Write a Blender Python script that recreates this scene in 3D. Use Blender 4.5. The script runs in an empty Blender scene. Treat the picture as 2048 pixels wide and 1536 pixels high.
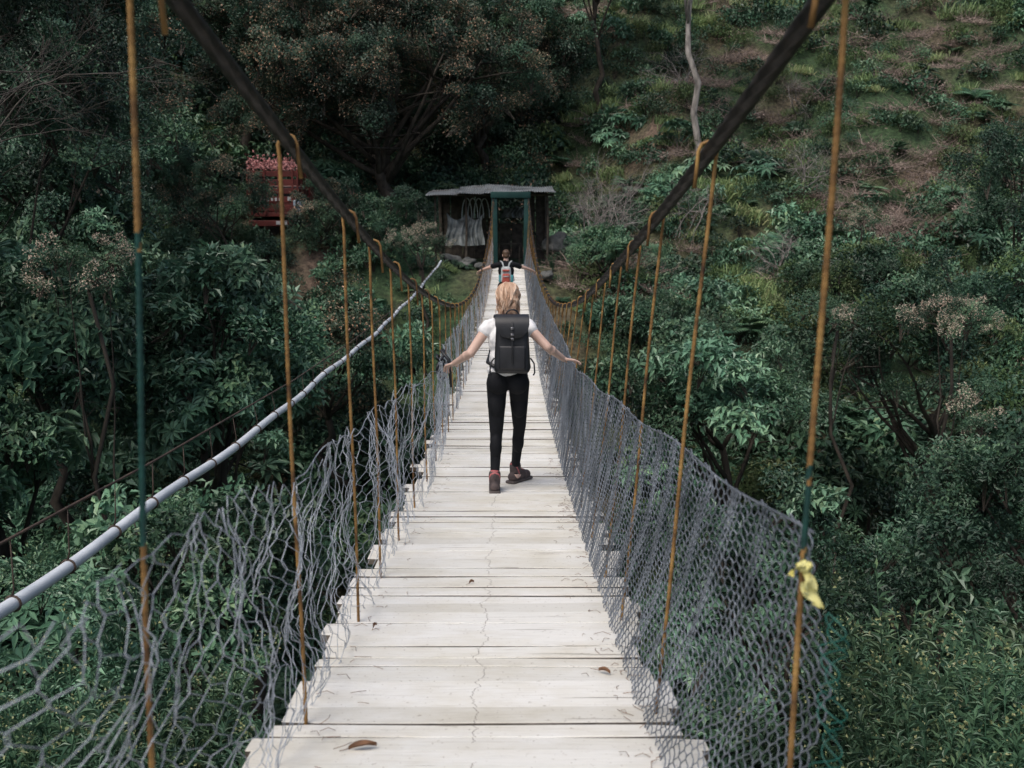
import bpy, bmesh, math, random
import numpy as np
from mathutils import Vector, Matrix, noise, Euler
rng = np.random.default_rng(11); random.seed(11)
scene = bpy.context.scene
COL = scene.collection
R = math.radians

# ------------------------------------------------------------------ helpers
class Acc:
    def __init__(s): s.V=[]; s.F=[]; s.M=[]; s.A=[]
    def add(s,V,F,mat=0,attr=0.0):
        o=len(s.V); s.V.extend([tuple(map(float,v)) for v in V])
        for f in F: s.F.append([i+o for i in f])
        if isinstance(mat,int): s.M.extend([mat]*len(F))
        else: s.M.extend(mat)
        if np.isscalar(attr): s.A.extend([float(attr)]*len(V))
        else: s.A.extend([float(a) for a in attr])
    def build(s,name,mats,smooth=True,parent=None,link=True):
        me=bpy.data.meshes.new(name); me.from_pydata(s.V,[],s.F)
        for m in mats: me.materials.append(m)
        me.polygons.foreach_set('material_index',s.M)
        me.polygons.foreach_set('use_smooth',[smooth]*len(s.F))
        at=me.attributes.new('v','FLOAT','POINT'); at.data.foreach_set('value',s.A)
        me.update()
        ob=bpy.data.objects.new(name,me)
        if link: COL.objects.link(ob)
        if parent: ob.parent=parent
        return ob

def empty(name,loc=(0,0,0)):
    e=bpy.data.objects.new(name,None); e.location=loc; e.empty_display_size=.2
    COL.objects.link(e); return e

def tube(P,rad,sides=6,cap=True,lobe=0,twist=0):
    P=np.asarray(P,float); n=len(P)
    if np.isscalar(rad): rad=np.full(n,rad)
    T=np.gradient(P,axis=0); T/= (np.linalg.norm(T,axis=1,keepdims=True)+1e-12)
    nr=np.array([1.,0,0]) if abs(T[0][0])<.8 else np.array([0,0,1.])
    V=[];F=[]
    ang=np.arange(sides)*2*math.pi/sides
    for i in range(n):
        t=T[i]; nr=nr-t*np.dot(nr,t); nr/=np.linalg.norm(nr)+1e-12; b=np.cross(t,nr)
        rr=rad[i]*(1+(lobe*np.abs(np.sin(ang*3)) if lobe else 0))
        a=ang+twist*i
        V.append(P[i]+(np.cos(a)*rr)[:,None]*nr+(np.sin(a)*rr)[:,None]*b)
    V=np.concatenate(V)
    for i in range(n-1):
        for j in range(sides):
            k=(j+1)%sides
            F.append((i*sides+j,i*sides+k,(i+1)*sides+k,(i+1)*sides+j))
    if cap:
        F.append(tuple(range(sides))[::-1]); F.append(tuple((n-1)*sides+j for j in range(sides)))
    return V,F

def rbox(size,loc=(0,0,0),rot=(0,0,0),bev=.01,seg=2,taper=(1,1),subd=0):
    bm=bmesh.new(); bmesh.ops.create_cube(bm,size=1)
    for v in bm.verts:
        k=taper if v.co.z>0 else (1,1)
        v.co=Vector((v.co.x*size[0]*k[0],v.co.y*size[1]*k[1],v.co.z*size[2]))
    if bev>0: bmesh.ops.bevel(bm,geom=bm.edges[:],offset=bev,segments=seg,affect='EDGES',profile=.5)
    M=Matrix.Translation(loc)@Euler(rot).to_matrix().to_4x4()
    bm.transform(M); bm.verts.ensure_lookup_table()
    V=[tuple(v.co) for v in bm.verts]; F=[[v.index for v in f.verts] for f in bm.faces]
    bm.free(); return V,F

def rock(c,s,seed):
    bm=bmesh.new(); bmesh.ops.create_icosphere(bm,subdivisions=4,radius=1)
    for v in bm.verts:
        d=noise.noise(v.co*1.1+Vector((seed*7.1,0,0)))*.5+noise.noise(v.co*3+Vector((0,seed*3.3,0)))*.16
        v.co=v.co*(1+d)
        v.co=Vector((v.co.x*s[0]+c[0],v.co.y*s[1]+c[1],v.co.z*s[2]+c[2]))
    V=[tuple(v.co) for v in bm.verts]; F=[[v.index for v in f.verts] for f in bm.faces]; bm.free(); return V,F

# ------------------------------------------------------------------ materials
def newmat(name):
    m=bpy.data.materials.new(name); m.use_nodes=True; nt=m.node_tree
    for n in list(nt.nodes): nt.nodes.remove(n)
    out=nt.nodes.new('ShaderNodeOutputMaterial'); b=nt.nodes.new('ShaderNodeBsdfPrincipled')
    nt.links.new(b.outputs[0],out.inputs[0]); return m,nt,b,out
def N(nt,t): return nt.nodes.new(t)
def ramp(nt,stops):
    r=nt.nodes.new('ShaderNodeValToRGB'); e=r.color_ramp.elements
    while len(e)<len(stops): e.new(.5)
    for i,(p,c) in enumerate(stops):
        e[i].position=p; e[i].color=(*c,1) if len(c)==3 else c
    return r
def math_(nt,op,a,b=None,c=None):
    n=nt.nodes.new('ShaderNodeMath'); n.operation=op
    for i,x in enumerate((a,b,c)):
        if x is None: continue
        if isinstance(x,(int,float)): n.inputs[i].default_value=x
        else: nt.links.new(x,n.inputs[i])
    return n.outputs[0]
def mixc(nt,fac,a,b,mode='MIX'):
    n=nt.nodes.new('ShaderNodeMix'); n.data_type='RGBA'; n.blend_type=mode
    for s,x in ((0,fac),(6,a),(7,b)):
        if isinstance(x,(int,float)): n.inputs[s].default_value=x
        elif isinstance(x,tuple): n.inputs[s].default_value=(*x,1) if len(x)==3 else x
        else: nt.links.new(x,n.inputs[s])
    return n.outputs[2]
def noisemat(name,c1,c2,scale=8,rough=.6,metal=0,bump=.0,bscale=None,stretch=(1,1,1),spec=.4,c3=None,dist=.003):
    m,nt,b,out=newmat(name)
    g=nt.nodes.new('ShaderNodeNewGeometry'); mp=nt.nodes.new('ShaderNodeMapping'); mp.inputs['Scale'].default_value=stretch
    nt.links.new(g.outputs['Position'],mp.inputs[0])
    n=N(nt,'ShaderNodeTexNoise'); n.inputs['Scale'].default_value=scale; n.inputs['Detail'].default_value=6
    nt.links.new(mp.outputs[0],n.inputs[0])
    st=[(.32,c1),(.68,c2)] if c3 is None else [(.3,c1),(.5,c2),(.7,c3)]
    r=ramp(nt,st); nt.links.new(n.outputs[0],r.inputs[0]); nt.links.new(r.outputs[0],b.inputs['Base Color'])
    b.inputs['Roughness'].default_value=rough; b.inputs['Metallic'].default_value=metal; b.inputs['Specular IOR Level'].default_value=spec
    if bump>0:
        n2=N(nt,'ShaderNodeTexNoise'); n2.inputs['Scale'].default_value=bscale or scale*4; n2.inputs['Detail'].default_value=4
        nt.links.new(mp.outputs[0],n2.inputs[0])
        bp=nt.nodes.new('ShaderNodeBump'); bp.inputs['Strength'].default_value=bump; bp.inputs['Distance'].default_value=dist
        nt.links.new(n2.outputs[0],bp.inputs['Height']); nt.links.new(bp.outputs[0],b.inputs['Normal'])
    return m
def leafmat(name,cols,rough=.5,trans=.0,spec=.4,lo=.5,hi=1.45):
    m,nt,b,out=newmat(name)
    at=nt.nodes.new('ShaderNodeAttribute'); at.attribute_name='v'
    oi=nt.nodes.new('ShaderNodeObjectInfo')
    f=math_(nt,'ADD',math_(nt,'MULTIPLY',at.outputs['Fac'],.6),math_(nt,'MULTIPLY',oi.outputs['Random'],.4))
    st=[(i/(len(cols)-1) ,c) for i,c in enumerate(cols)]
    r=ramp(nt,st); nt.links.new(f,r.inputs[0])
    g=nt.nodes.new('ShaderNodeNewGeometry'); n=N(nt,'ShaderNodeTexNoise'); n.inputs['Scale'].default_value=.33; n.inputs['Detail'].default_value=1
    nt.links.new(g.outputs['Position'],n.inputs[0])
    mr=nt.nodes.new('ShaderNodeMapRange'); mr.inputs[1].default_value=.36; mr.inputs[2].default_value=.64; mr.inputs[3].default_value=lo; mr.inputs[4].default_value=hi  # value noise by position: foliage shade and bright accents put into leaf colour
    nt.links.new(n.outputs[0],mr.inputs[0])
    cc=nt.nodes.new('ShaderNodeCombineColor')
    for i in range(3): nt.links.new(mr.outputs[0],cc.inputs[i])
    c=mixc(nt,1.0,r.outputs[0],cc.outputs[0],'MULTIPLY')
    nt.links.new(c,b.inputs['Base Color']); b.inputs['Roughness'].default_value=rough; b.inputs['Specular IOR Level'].default_value=spec
    if trans>0:
        tr=nt.nodes.new('ShaderNodeBsdfTranslucent'); nt.links.new(c,tr.inputs[0])
        ms=nt.nodes.new('ShaderNodeMixShader'); ms.inputs[0].default_value=trans
        nt.links.new(b.outputs[0],ms.inputs[1]); nt.links.new(tr.outputs[0],ms.inputs[2]); nt.links.new(ms.outputs[0],out.inputs[0])
    return m

M_dark=leafmat('leaf_dark',[(.009,.026,.020),(.024,.060,.040),(.052,.11,.068),(.10,.165,.092)])
M_mid=leafmat('leaf_mid',[(.020,.052,.034),(.046,.108,.064),(.092,.172,.098),(.19,.26,.13)],rough=.42)
M_bright=leafmat('leaf_bright',[(.045,.105,.068),(.085,.18,.115),(.16,.28,.18),(.27,.36,.21)],rough=.38,spec=.5,lo=.65)
M_rust=leafmat('leaf_rust',[(.015,.036,.028),(.035,.07,.048),(.075,.10,.062),(.18,.14,.09)],rough=.5)
M_rtip=leafmat('leaf_rust_tip',[(.26,.145,.085),(.40,.25,.165),(.50,.36,.26)],rough=.6,lo=.8,hi=1.2)
M_grass=leafmat('leaf_grass',[(.08,.14,.06),(.14,.22,.085),(.21,.28,.115),(.33,.31,.16)],rough=.6,lo=.75,hi=1.3)
M_olive=leafmat('leaf_olive',[(.045,.09,.04),(.08,.14,.055),(.13,.18,.075),(.21,.23,.11)],rough=.5,lo=.7,hi=1.3)
M_flower=leafmat('petal',[(.38,.29,.24),(.48,.37,.30),(.56,.47,.37),(.60,.53,.44)],rough=.7,lo=.9,hi=1.1)
M_fyel=leafmat('seedhead',[(.16,.20,.09),(.22,.25,.11),(.28,.30,.15),(.3,.30,.18)],rough=.7,lo=.9,hi=1.1)
M_dead=leafmat('dead_twig',[(.10,.08,.07),(.18,.14,.12),(.27,.21,.18),(.38,.30,.26)],rough=.8,trans=.0,lo=.85,hi=1.2)
M_bark=noisemat('bark',(.020,.017,.014),(.075,.063,.05),scale=6,rough=.9,bump=.6,stretch=(1,1,.3),dist=.02)
M_barkpale=noisemat('bark_pale',(.12,.11,.10),(.38,.35,.32),scale=5,rough=.85,bump=.5,stretch=(1,1,.35),dist=.02)
M_rock=noisemat('rock',(.035,.04,.04),(.13,.135,.13),scale=2.5,rough=.9,bump=.7,dist=.05)
M_steel=noisemat('cable_steel',(.010,.009,.009),(.042,.034,.030),scale=30,rough=.6,metal=.3,bump=.4,dist=.002)
M_rust_rod=noisemat('rod_rust',(.045,.020,.010),(.22,.12,.038),scale=11,rough=.7,bump=.6,bscale=220,c3=(.38,.23,.075),dist=.002)
M_rodgreen=noisemat('rod_green_paint',(.008,.035,.032),(.012,.065,.055),scale=20,rough=.5)
M_wireR=noisemat('galvanised_wire',(.11,.13,.155),(.27,.30,.35),scale=6,rough=.45,metal=.35)
M_wireL=noisemat('chicken_wire',(.20,.23,.27),(.50,.54,.60),scale=5,rough=.5,metal=.3)
M_wiregreen=noisemat('green_wire',(.01,.08,.065),(.015,.13,.10),scale=10,rough=.4)
M_gate=noisemat('gate_paint',(.007,.034,.032),(.013,.052,.048),scale=4,rough=.65,bump=.1,spec=.25)
M_black=noisemat('nylon_black',(.009,.010,.013),(.017,.019,.024),scale=14,rough=.5,bump=.25,bscale=300,spec=.5,dist=.001)
M_pipe=noisemat('pipe_pvc',(.48,.53,.58),(.70,.74,.78),scale=3,rough=.4)
M_ribbon=noisemat('ribbon_yellow',(.50,.45,.10),(.75,.72,.34),scale=20,rough=.6)
M_deadleaf=noisemat('dead_leaf',(.12,.06,.03),(.24,.12,.06),scale=30,rough=.7)

# ---- deck material
def deckmat():
    m,nt,b,out=newmat('deck_planks_whitewashed')
    g=nt.nodes.new('ShaderNodeNewGeometry'); pos=g.outputs['Position']
    at=nt.nodes.new('ShaderNodeAttribute'); at.attribute_name='v'
    def nz(scale,stretch,det=6,off=None):
        mp=nt.nodes.new('ShaderNodeMapping'); mp.inputs['Scale'].default_value=stretch; nt.links.new(pos,mp.inputs[0])
        n=N(nt,'ShaderNodeTexNoise'); n.inputs['Scale'].default_value=scale; n.inputs['Detail'].default_value=det; n.inputs['Roughness'].default_value=.65
        nt.links.new(mp.outputs[0],n.inputs[0]); return n.outputs[0]
    tone=ramp(nt,[(0,(.63,.62,.575)),(.35,(.71,.705,.665)),(1,(.78,.775,.74))]); nt.links.new(at.outputs['Fac'],tone.inputs[0])
    grain=nz(10,(.5,9,1)); gr=ramp(nt,[(.3,(.82,.81,.79)),(.5,(1,1,1)),(.75,(.94,.93,.92))]); nt.links.new(grain,gr.inputs[0])
    c=mixc(nt,.85,tone.outputs[0],gr.outputs[0],'MULTIPLY')
    st=nz(2.2,(1,1.6,1),8); sr=ramp(nt,[(.42,(1,1,1)),(.62,(.86,.83,.76)),(.8,(.62,.58,.50))]); nt.links.new(st,sr.inputs[0])
    c=mixc(nt,.8,c,sr.outputs[0],'MULTIPLY')
    sp=nz(55,(1,1,1),3); spr=ramp(nt,[(.30,(.35,.30,.25)),(.36,(1,1,1))]); nt.links.new(sp,spr.inputs[0])
    c=mixc(nt,.6,c,spr.outputs[0],'MULTIPLY')
    sx=nt.nodes.new('ShaderNodeSeparateXYZ'); nt.links.new(pos,sx.inputs[0])
    sl=nz(3.2,(.35,16,1),4); slr=ramp(nt,[(.315,(.22,.19,.16)),(.335,(1,1,1))]); nt.links.new(sl,slr.inputs[0])
    c=mixc(nt,.8,c,slr.outputs[0],'MULTIPLY')
    cn=nz(4.5,(.0,1,.0),5); mk=nz(3,(.0,1,.0),2)
    d=math_(nt,'ABSOLUTE',math_(nt,'SUBTRACT',sx.outputs[0],math_(nt,'MULTIPLY_ADD',cn,.22,-.10)))
    cr=math_(nt,'LESS_THAN',d,.0016); cr=math_(nt,'MULTIPLY',cr,math_(nt,'GREATER_THAN',mk,.40))
    c=mixc(nt,math_(nt,'MULTIPLY',cr,.75),c,(.14,.11,.09))
    ed=math_(nt,'ABSOLUTE',sx.outputs[0]); em=nt.nodes.new('ShaderNodeMapRange'); em.inputs[1].default_value=.42; em.inputs[2].default_value=.80; nt.links.new(ed,em.inputs[0])
    dn=nz(7,(1,1,1),6); ef=math_(nt,'MULTIPLY',em.outputs[0],math_(nt,'MULTIPLY',dn,.75))
    c=mixc(nt,ef,c,(.26,.235,.20))
    nt.links.new(c,b.inputs['Base Color']); b.inputs['Roughness'].default_value=.8; b.inputs['Specular IOR Level'].default_value=.25
    bp=nt.nodes.new('ShaderNodeBump'); bp.inputs['Strength'].default_value=.5; bp.inputs['Distance'].default_value=.004
    nt.links.new(grain,bp.inputs['Height']); nt.links.new(bp.outputs[0],b.inputs['Normal'])
    return m
M_deck=deckmat()
M_deckedge=noisemat('deck_plank_edge',(.06,.05,.04),(.19,.165,.14),scale=12,rough=.9)
M_beam=noisemat('beam_wood',(.03,.025,.02),(.09,.075,.06),scale=5,rough=.85,bump=.4,stretch=(1,.2,1))

# ------------------------------------------------------------------ profiles
def zd(y):
    y=np.asarray(y,float); return np.where(y<16,-2.28+.0041*(16-y)**2,-2.28+.0021*(y-16)**2)
def zc(y):
    y=np.asarray(y,float); return np.where(y<17,-1.14+.0070*(17-y)**2,-1.14+.00565*(y-17)**2)
def smooth(a,b,x):
    t=np.clip((x-a)/(b-a),0,1); return t*t*(3-2*t)
def H(x,y):
    x=np.asarray(x,float); y=np.asarray(y,float)
    L=np.interp(y,[-60,-6,-1,4,14,19,33,36,40,44,49,75,110,300],[6,-.6,-1.75,-4.6,-12.5,-13,-4.2,-1.62,-1.5,-.9,1.4,23,48,70])
    Rr=np.interp(y,[-60,-6,-1,4,14,19,36,45,60,80,110,300],[6,-.6,-1.75,-4.4,-11.5,-11.5,-3.0,2.2,13.5,29,50,70])
    w=smooth(2.5,8,x); z=L*(1-w)+Rr*w
    z=z+smooth(-4,-8,x)*smooth(34,37,y)*(1-smooth(44,50,y))*1.3
    z=z+.28*np.maximum(0,-x-13)+.22*np.maximum(0,x-14)
    k=smooth(2.2,5,np.abs(x+.4))
    z=z+k*(.35*np.sin(x*.7+y*.31)+.3*np.sin(y*.83-x*.42+1)+.18*np.sin(x*1.9+2)*np.cos(y*1.7))
    z=z+k*smooth(38,46,y)*.8*(np.sin(x*.33+1.1)*np.sin(y*.27)+.5*np.sin(x*.8-y*.5))
    return z

xs=np.concatenate([np.linspace(-170,-45,26)[:-1],np.linspace(-45,45,121),np.linspace(45,170,26)[1:]])
ys=np.concatenate([np.linspace(-60,80,200),np.linspace(80,300,45)[1:]])
X,Y=np.meshgrid(xs,ys); Z=H(X,Y)
nx,ny=len(xs),len(ys)
V=np.stack([X.ravel(),Y.ravel(),Z.ravel()],1)
F=[(j*nx+i,j*nx+i+1,(j+1)*nx+i+1,(j+1)*nx+i) for j in range(ny-1) for i in range(nx-1)]
a=Acc(); a.add(V,F)
def groundmat():
    m,nt,b,out=newmat('ground_soil')
    g=nt.nodes.new('ShaderNodeNewGeometry')
    n1=N(nt,'ShaderNodeTexNoise'); n1.inputs['Scale'].default_value=.22; n1.inputs['Detail'].default_value=6; nt.links.new(g.outputs['Position'],n1.inputs[0])
    n2=N(nt,'ShaderNodeTexNoise'); n2.inputs['Scale'].default_value=6; n2.inputs['Detail'].default_value=8; nt.links.new(g.outputs['Position'],n2.inputs[0])
    r1=ramp(nt,[(.44,(.045,.09,.038)),(.56,(.085,.095,.05)),(.66,(.18,.135,.105))]); nt.links.new(n1.outputs[0],r1.inputs[0])
    r2=ramp(nt,[(.3,(.3,.3,.3)),(.65,(1.1,1.05,1.0))]); nt.links.new(n2.outputs[0],r2.inputs[0])
    c=mixc(nt,1.0,r1.outputs[0],r2.outputs[0],'MULTIPLY'); nt.links.new(c,b.inputs['Base Color']); b.inputs['Roughness'].default_value=.95
    bp=nt.nodes.new('ShaderNodeBump'); bp.inputs['Strength'].default_value=.8; bp.inputs['Distance'].default_value=.15
    nt.links.new(n2.outputs[0],bp.inputs['Height']); nt.links.new(bp.outputs[0],b.inputs['Normal']); return m
a.build('ground',[groundmat()])

# ------------------------------------------------------------------ leaves & plants
def unit(v): return v/(np.linalg.norm(v,axis=-1,keepdims=True)+1e-9)
def leaves(acc,P,D,U,L,W,mat,v,fold=.25,droop=.15):
    n=len(P); D=unit(D); S=unit(np.cross(D,U)); Nn=np.cross(S,D)
    L=np.broadcast_to(L,(n,))[:,None]; W=np.broadcast_to(W,(n,))[:,None]
    b=P; rt=P+D*L*.45+S*W*.5+Nn*W*fold; lf=P+D*L*.45-S*W*.5+Nn*W*fold; tp=P+D*L-Nn*L*droop
    V=np.stack([b,rt,tp,lf],1).reshape(-1,3)
    F=[]
    for i in range(n): F.append((4*i,4*i+1,4*i+2)); F.append((4*i,4*i+2,4*i+3))
    acc.add(V,F,mat,np.repeat(v,4))
def rdir(n,zmin=-1):
    z=rng.uniform(zmin,1,n); t=rng.uniform(0,2*math.pi,n); r=np.sqrt(1-z*z)
    return np.stack([r*np.cos(t),r*np.sin(t),z],1)
def cluster(name,n,Rr,L,asp,mats,zs=.8,zmin=-.5,tipmat=None,tipfrac=0,stems=True,dr=.15,lumps=5,tips=.8):
    a=Acc(); lc=rdir(lumps,-.2)*Rr*.55; lc[:,2]*=zs
    k=rng.integers(0,lumps,n); d=rdir(n,zmin); rr=Rr*.5*rng.uniform(.45,1,n)**.6
    P=lc[k]+d*rr[:,None]*np.array([1,1,zs])
    out=unit(P+np.array([0,0,.2*Rr])); D=out*.5+rdir(n)*.75+np.array([0,0,-.15]); U=out+np.array([0,0,.9])+rdir(n)*.35
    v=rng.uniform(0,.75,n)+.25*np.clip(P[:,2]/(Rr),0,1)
    Ls=L*rng.uniform(.6,1.25,n)
    if tipmat is not None:
        far=(P[:,2]>.0*Rr)&(rng.uniform(0,1,n)<tipfrac)
        leaves(a,P[~far],D[~far],U[~far],Ls[~far],Ls[~far]*asp,0,v[~far],droop=dr)
        leaves(a,P[far]*1.06,D[far],U[far],Ls[far]*tips,Ls[far]*asp*tips,tipmat,rng.uniform(.3,1,far.sum()),droop=dr)
    else: leaves(a,P,D,U,Ls,Ls*asp,0,v,droop=dr)
    if stems:
        for c in lc:
            q=c*.9; Vt,Ft=tube([(0,0,-Rr*.7),tuple(q*.4),tuple(q)],[.02*Rr,.012*Rr,.005*Rr],3,False); a.add(Vt,Ft,len(mats)-1,.3)
    return a.build(name,mats,smooth=False,link=False)
def palmate(name,nros,Rr,L,mats,fly=False):
    a=Acc(); C=rdir(nros,-.2)*Rr*rng.uniform(.45,1,nros)[:,None]; C[:,2]*=.75
    for c in C:
        nn=rng.integers(7,11); th=rng.uniform(0,6.28)+np.arange(nn)*2*math.pi/nn
        ax=unit(c+np.array([0,0,Rr*1.2])+rdir(1)[0]*.3)
        e1=unit(np.cross(ax,[.3,1,.1])); e2=np.cross(ax,e1)
        D=np.cos(th)[:,None]*e1+np.sin(th)[:,None]*e2+ax*.05
        v0=rng.uniform(0,.7)
        ls=L*rng.uniform(.75,1.15,nn)
        leaves(a,np.repeat(c[None],nn,0)+D*.02,D,np.repeat(ax[None],nn,0),ls,ls*.30,0,np.clip(v0+rng.uniform(0,.3,nn),0,1),fold=.2,droop=.3)
        Vt,Ft=tube([tuple(c*.2+np.array([0,0,-.3*Rr])),tuple(c*.7),tuple(c)],[.012,.008,.005],3,False); a.add(Vt,Ft,0,.2)
    return a.build(name,mats,smooth=False,link=False)
def grass(name,n,h,mats):
    a=Acc(); P=np.stack([rng.normal(0,.28,n),rng.normal(0,.28,n),np.zeros(n)],1)
    D=rdir(n,.2)*.55+np.array([0,0,.8]); U=rdir(n); L=h*rng.uniform(.5,1.1,n)
    D=unit(D); S=unit(np.cross(D,U)); w=.014
    for i in range(n):
        d=D[i]; s=S[i]*w; l=L[i]; ho=np.array([d[0],d[1],-.5])*.35*l
        p=P[i]; q=p+d*l*.6; t=p+d*l+ho
        a.add([p-s,p+s,q+s,q-s,t],[(0,1,2,3),(3,2,4)],0,rng.uniform(0,1))
    return a.build(name,mats,smooth=False,link=False)
def fern(name,nf,L,mats):
    a=Acc()
    for i in range(nf):
        th=rng.uniform(0,6.28); el=rng.uniform(.5,1.2); l=L*rng.uniform(.7,1.1)
        s=np.linspace(0,1,16); hx=np.cos(el)*s*l+ .25*l*s*s; hz=np.sin(el)*s*l-.6*l*s*s
        C=np.stack([hx*np.cos(th),hx*np.sin(th),hz],1); T=np.gradient(C,axis=0); T=unit(T)
        S=np.array([-math.sin(th),math.cos(th),0]); U=np.cross(T,S)
        U=np.where(U[:,2:3]<0,-U,U)
        for sg in (-1,1):
            ll=l*.26*np.sin(np.clip(s*.9+.12,0,1)*math.pi)+.02
            leaves(a,C,S*sg+T*.45,U,ll,ll*.26,0,np.full(16,rng.uniform(.1,.9)),fold=.05,droop=.2)
    return a.build(name,mats,smooth=False,link=False)
def weed(name,ns,h,mats,fl):
    a=Acc()
    for i in range(ns):
        th=rng.uniform(0,6.28); ln=rng.uniform(.1,.45); l=h*rng.uniform(.6,1.1); s=np.linspace(0,1,26)
        C=np.stack([np.cos(th)*(ln*l*s**1.3)+rng.normal(0,.08),np.sin(th)*(ln*l*s**1.3)+rng.normal(0,.08),l*s*(1-.15*s*ln)],1)
        Vt,Ft=tube(C[::5],[.007,.006,.005,.004,.003,.002][:len(C[::5])],3,False); a.add(Vt,Ft,0,.3)
        C=C[5:]; n=len(C); 
        for rep in range(2):
            D=rdir(n,-.1)+np.array([0,0,.3]); ll=.12*rng.uniform(.6,1.1,n)*(1.15-.5*s[5:])
            leaves(a,C,D,rdir(n)*.3+np.array([0,0,1]),ll,ll*.28,0,rng.uniform(.1,.9)*.6+rng.uniform(0,.4,n),droop=.3)
        if rng.uniform()<fl:
            m=8; P=C[-1]+rng.normal(0,.025,(m,3)); leaves(a,P,rdir(m),rdir(m),.025,.018,1,rng.uniform(0,1,m))
    return a.build(name,mats,smooth=False,link=False)
def twigs(name,n,L,mats):
    a=Acc()
    for i in range(n):
        p=np.array([rng.normal(0,.4),rng.normal(0,.4),rng.uniform(0,.12)]); d=rdir(1,-.05)[0]*np.array([1,1,.7]); l=L*rng.uniform(.3,1)
        q=p+d*l*.5+rng.normal(0,.04,3); t=p+d*l+rng.normal(0,.08,3)+np.array([0,0,rng.uniform(-.1,.15)])
        r=rng.uniform(.006,.016); Vt,Ft=tube([p,q,t],[r,r*.7,r*.3],3,False); a.add(Vt,Ft,0,rng.uniform(0,1))
    m=140; P=np.stack([rng.normal(0,.45,m),rng.normal(0,.45,m),rng.uniform(0,.2,m)],1)
    leaves(a,P,rdir(m,-.3),rdir(m,0)+np.array([0,0,.7]),.11,.065,0,rng.uniform(0,1,m))
    return a.build(name,mats,smooth=False,link=False)

def coll(name,obs):
    c=bpy.data.collections.new(name)
    for o in obs: c.objects.link(o)
    return c
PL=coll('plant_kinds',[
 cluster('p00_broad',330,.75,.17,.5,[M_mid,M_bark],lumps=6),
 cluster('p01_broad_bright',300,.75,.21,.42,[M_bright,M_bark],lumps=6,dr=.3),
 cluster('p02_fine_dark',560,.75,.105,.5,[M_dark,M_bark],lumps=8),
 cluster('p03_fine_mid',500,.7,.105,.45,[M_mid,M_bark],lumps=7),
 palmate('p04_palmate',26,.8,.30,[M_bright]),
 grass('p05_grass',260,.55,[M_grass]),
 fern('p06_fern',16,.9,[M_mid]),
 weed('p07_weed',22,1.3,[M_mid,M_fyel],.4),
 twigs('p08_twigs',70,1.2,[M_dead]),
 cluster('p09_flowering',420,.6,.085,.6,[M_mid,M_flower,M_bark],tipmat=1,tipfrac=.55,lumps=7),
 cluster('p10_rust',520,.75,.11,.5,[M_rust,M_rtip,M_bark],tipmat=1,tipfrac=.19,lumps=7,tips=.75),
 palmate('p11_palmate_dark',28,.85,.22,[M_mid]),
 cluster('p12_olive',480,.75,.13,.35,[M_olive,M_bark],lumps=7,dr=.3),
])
def gn(collection):
    g=bpy.data.node_groups.new('scatter','GeometryNodeTree')
    g.interface.new_socket('Geometry',in_out='INPUT',socket_type='NodeSocketGeometry'); g.interface.new_socket('Geometry',in_out='OUTPUT',socket_type='NodeSocketGeometry')
    gi=g.nodes.new('NodeGroupInput'); go=g.nodes.new('NodeGroupOutput'); ip=g.nodes.new('GeometryNodeInstanceOnPoints')
    ci=g.nodes.new('GeometryNodeCollectionInfo'); ci.inputs[0].default_value=collection; ci.inputs['Separate Children'].default_value=True; ci.inputs['Reset Children'].default_value=True
    def na(nm,dt):
        n=g.nodes.new('GeometryNodeInputNamedAttribute'); n.data_type=dt; n.inputs[0].default_value=nm; return n.outputs[0]
    e=g.nodes.new('FunctionNodeEulerToRotation'); g.links.new(na('rot','FLOAT_VECTOR'),e.inputs[0])
    g.links.new(gi.outputs[0],ip.inputs['Points']); g.links.new(ci.outputs[0],ip.inputs['Instance']); ip.inputs['Pick Instance'].default_value=True
    g.links.new(na('idx','INT'),ip.inputs['Instance Index']); g.links.new(e.outputs[0],ip.inputs['Rotation']); g.links.new(na('scl','FLOAT_VECTOR'),ip.inputs['Scale'])
    g.links.new(ip.outputs[0],go.inputs[0]); return g
GN=gn(PL)
def scatter(name,P,idx,S,tilt=.25,parent=None):
    P=np.asarray(P,float); n=len(P); me=bpy.data.meshes.new(name); me.from_pydata(P.tolist(),[],[])
    Rt=np.stack([rng.normal(0,tilt,n),rng.normal(0,tilt,n),rng.uniform(0,6.28,n)],1)
    S=np.broadcast_to(np.asarray(S,float),(n,))[:,None]*rng.uniform(.85,1.15,(n,3))
    at=me.attributes.new('rot','FLOAT_VECTOR','POINT'); at.data.foreach_set('vector',Rt.ravel())
    at=me.attributes.new('scl','FLOAT_VECTOR','POINT'); at.data.foreach_set('vector',S.ravel())
    at=me.attributes.new('idx','INT','POINT'); at.data.foreach_set('value',np.asarray(idx,int))
    ob=bpy.data.objects.new(name,me); COL.objects.link(ob)
    md=ob.modifiers.new('scatter','NODES'); md.node_group=GN
    if parent: ob.parent=parent
    return ob

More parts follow.
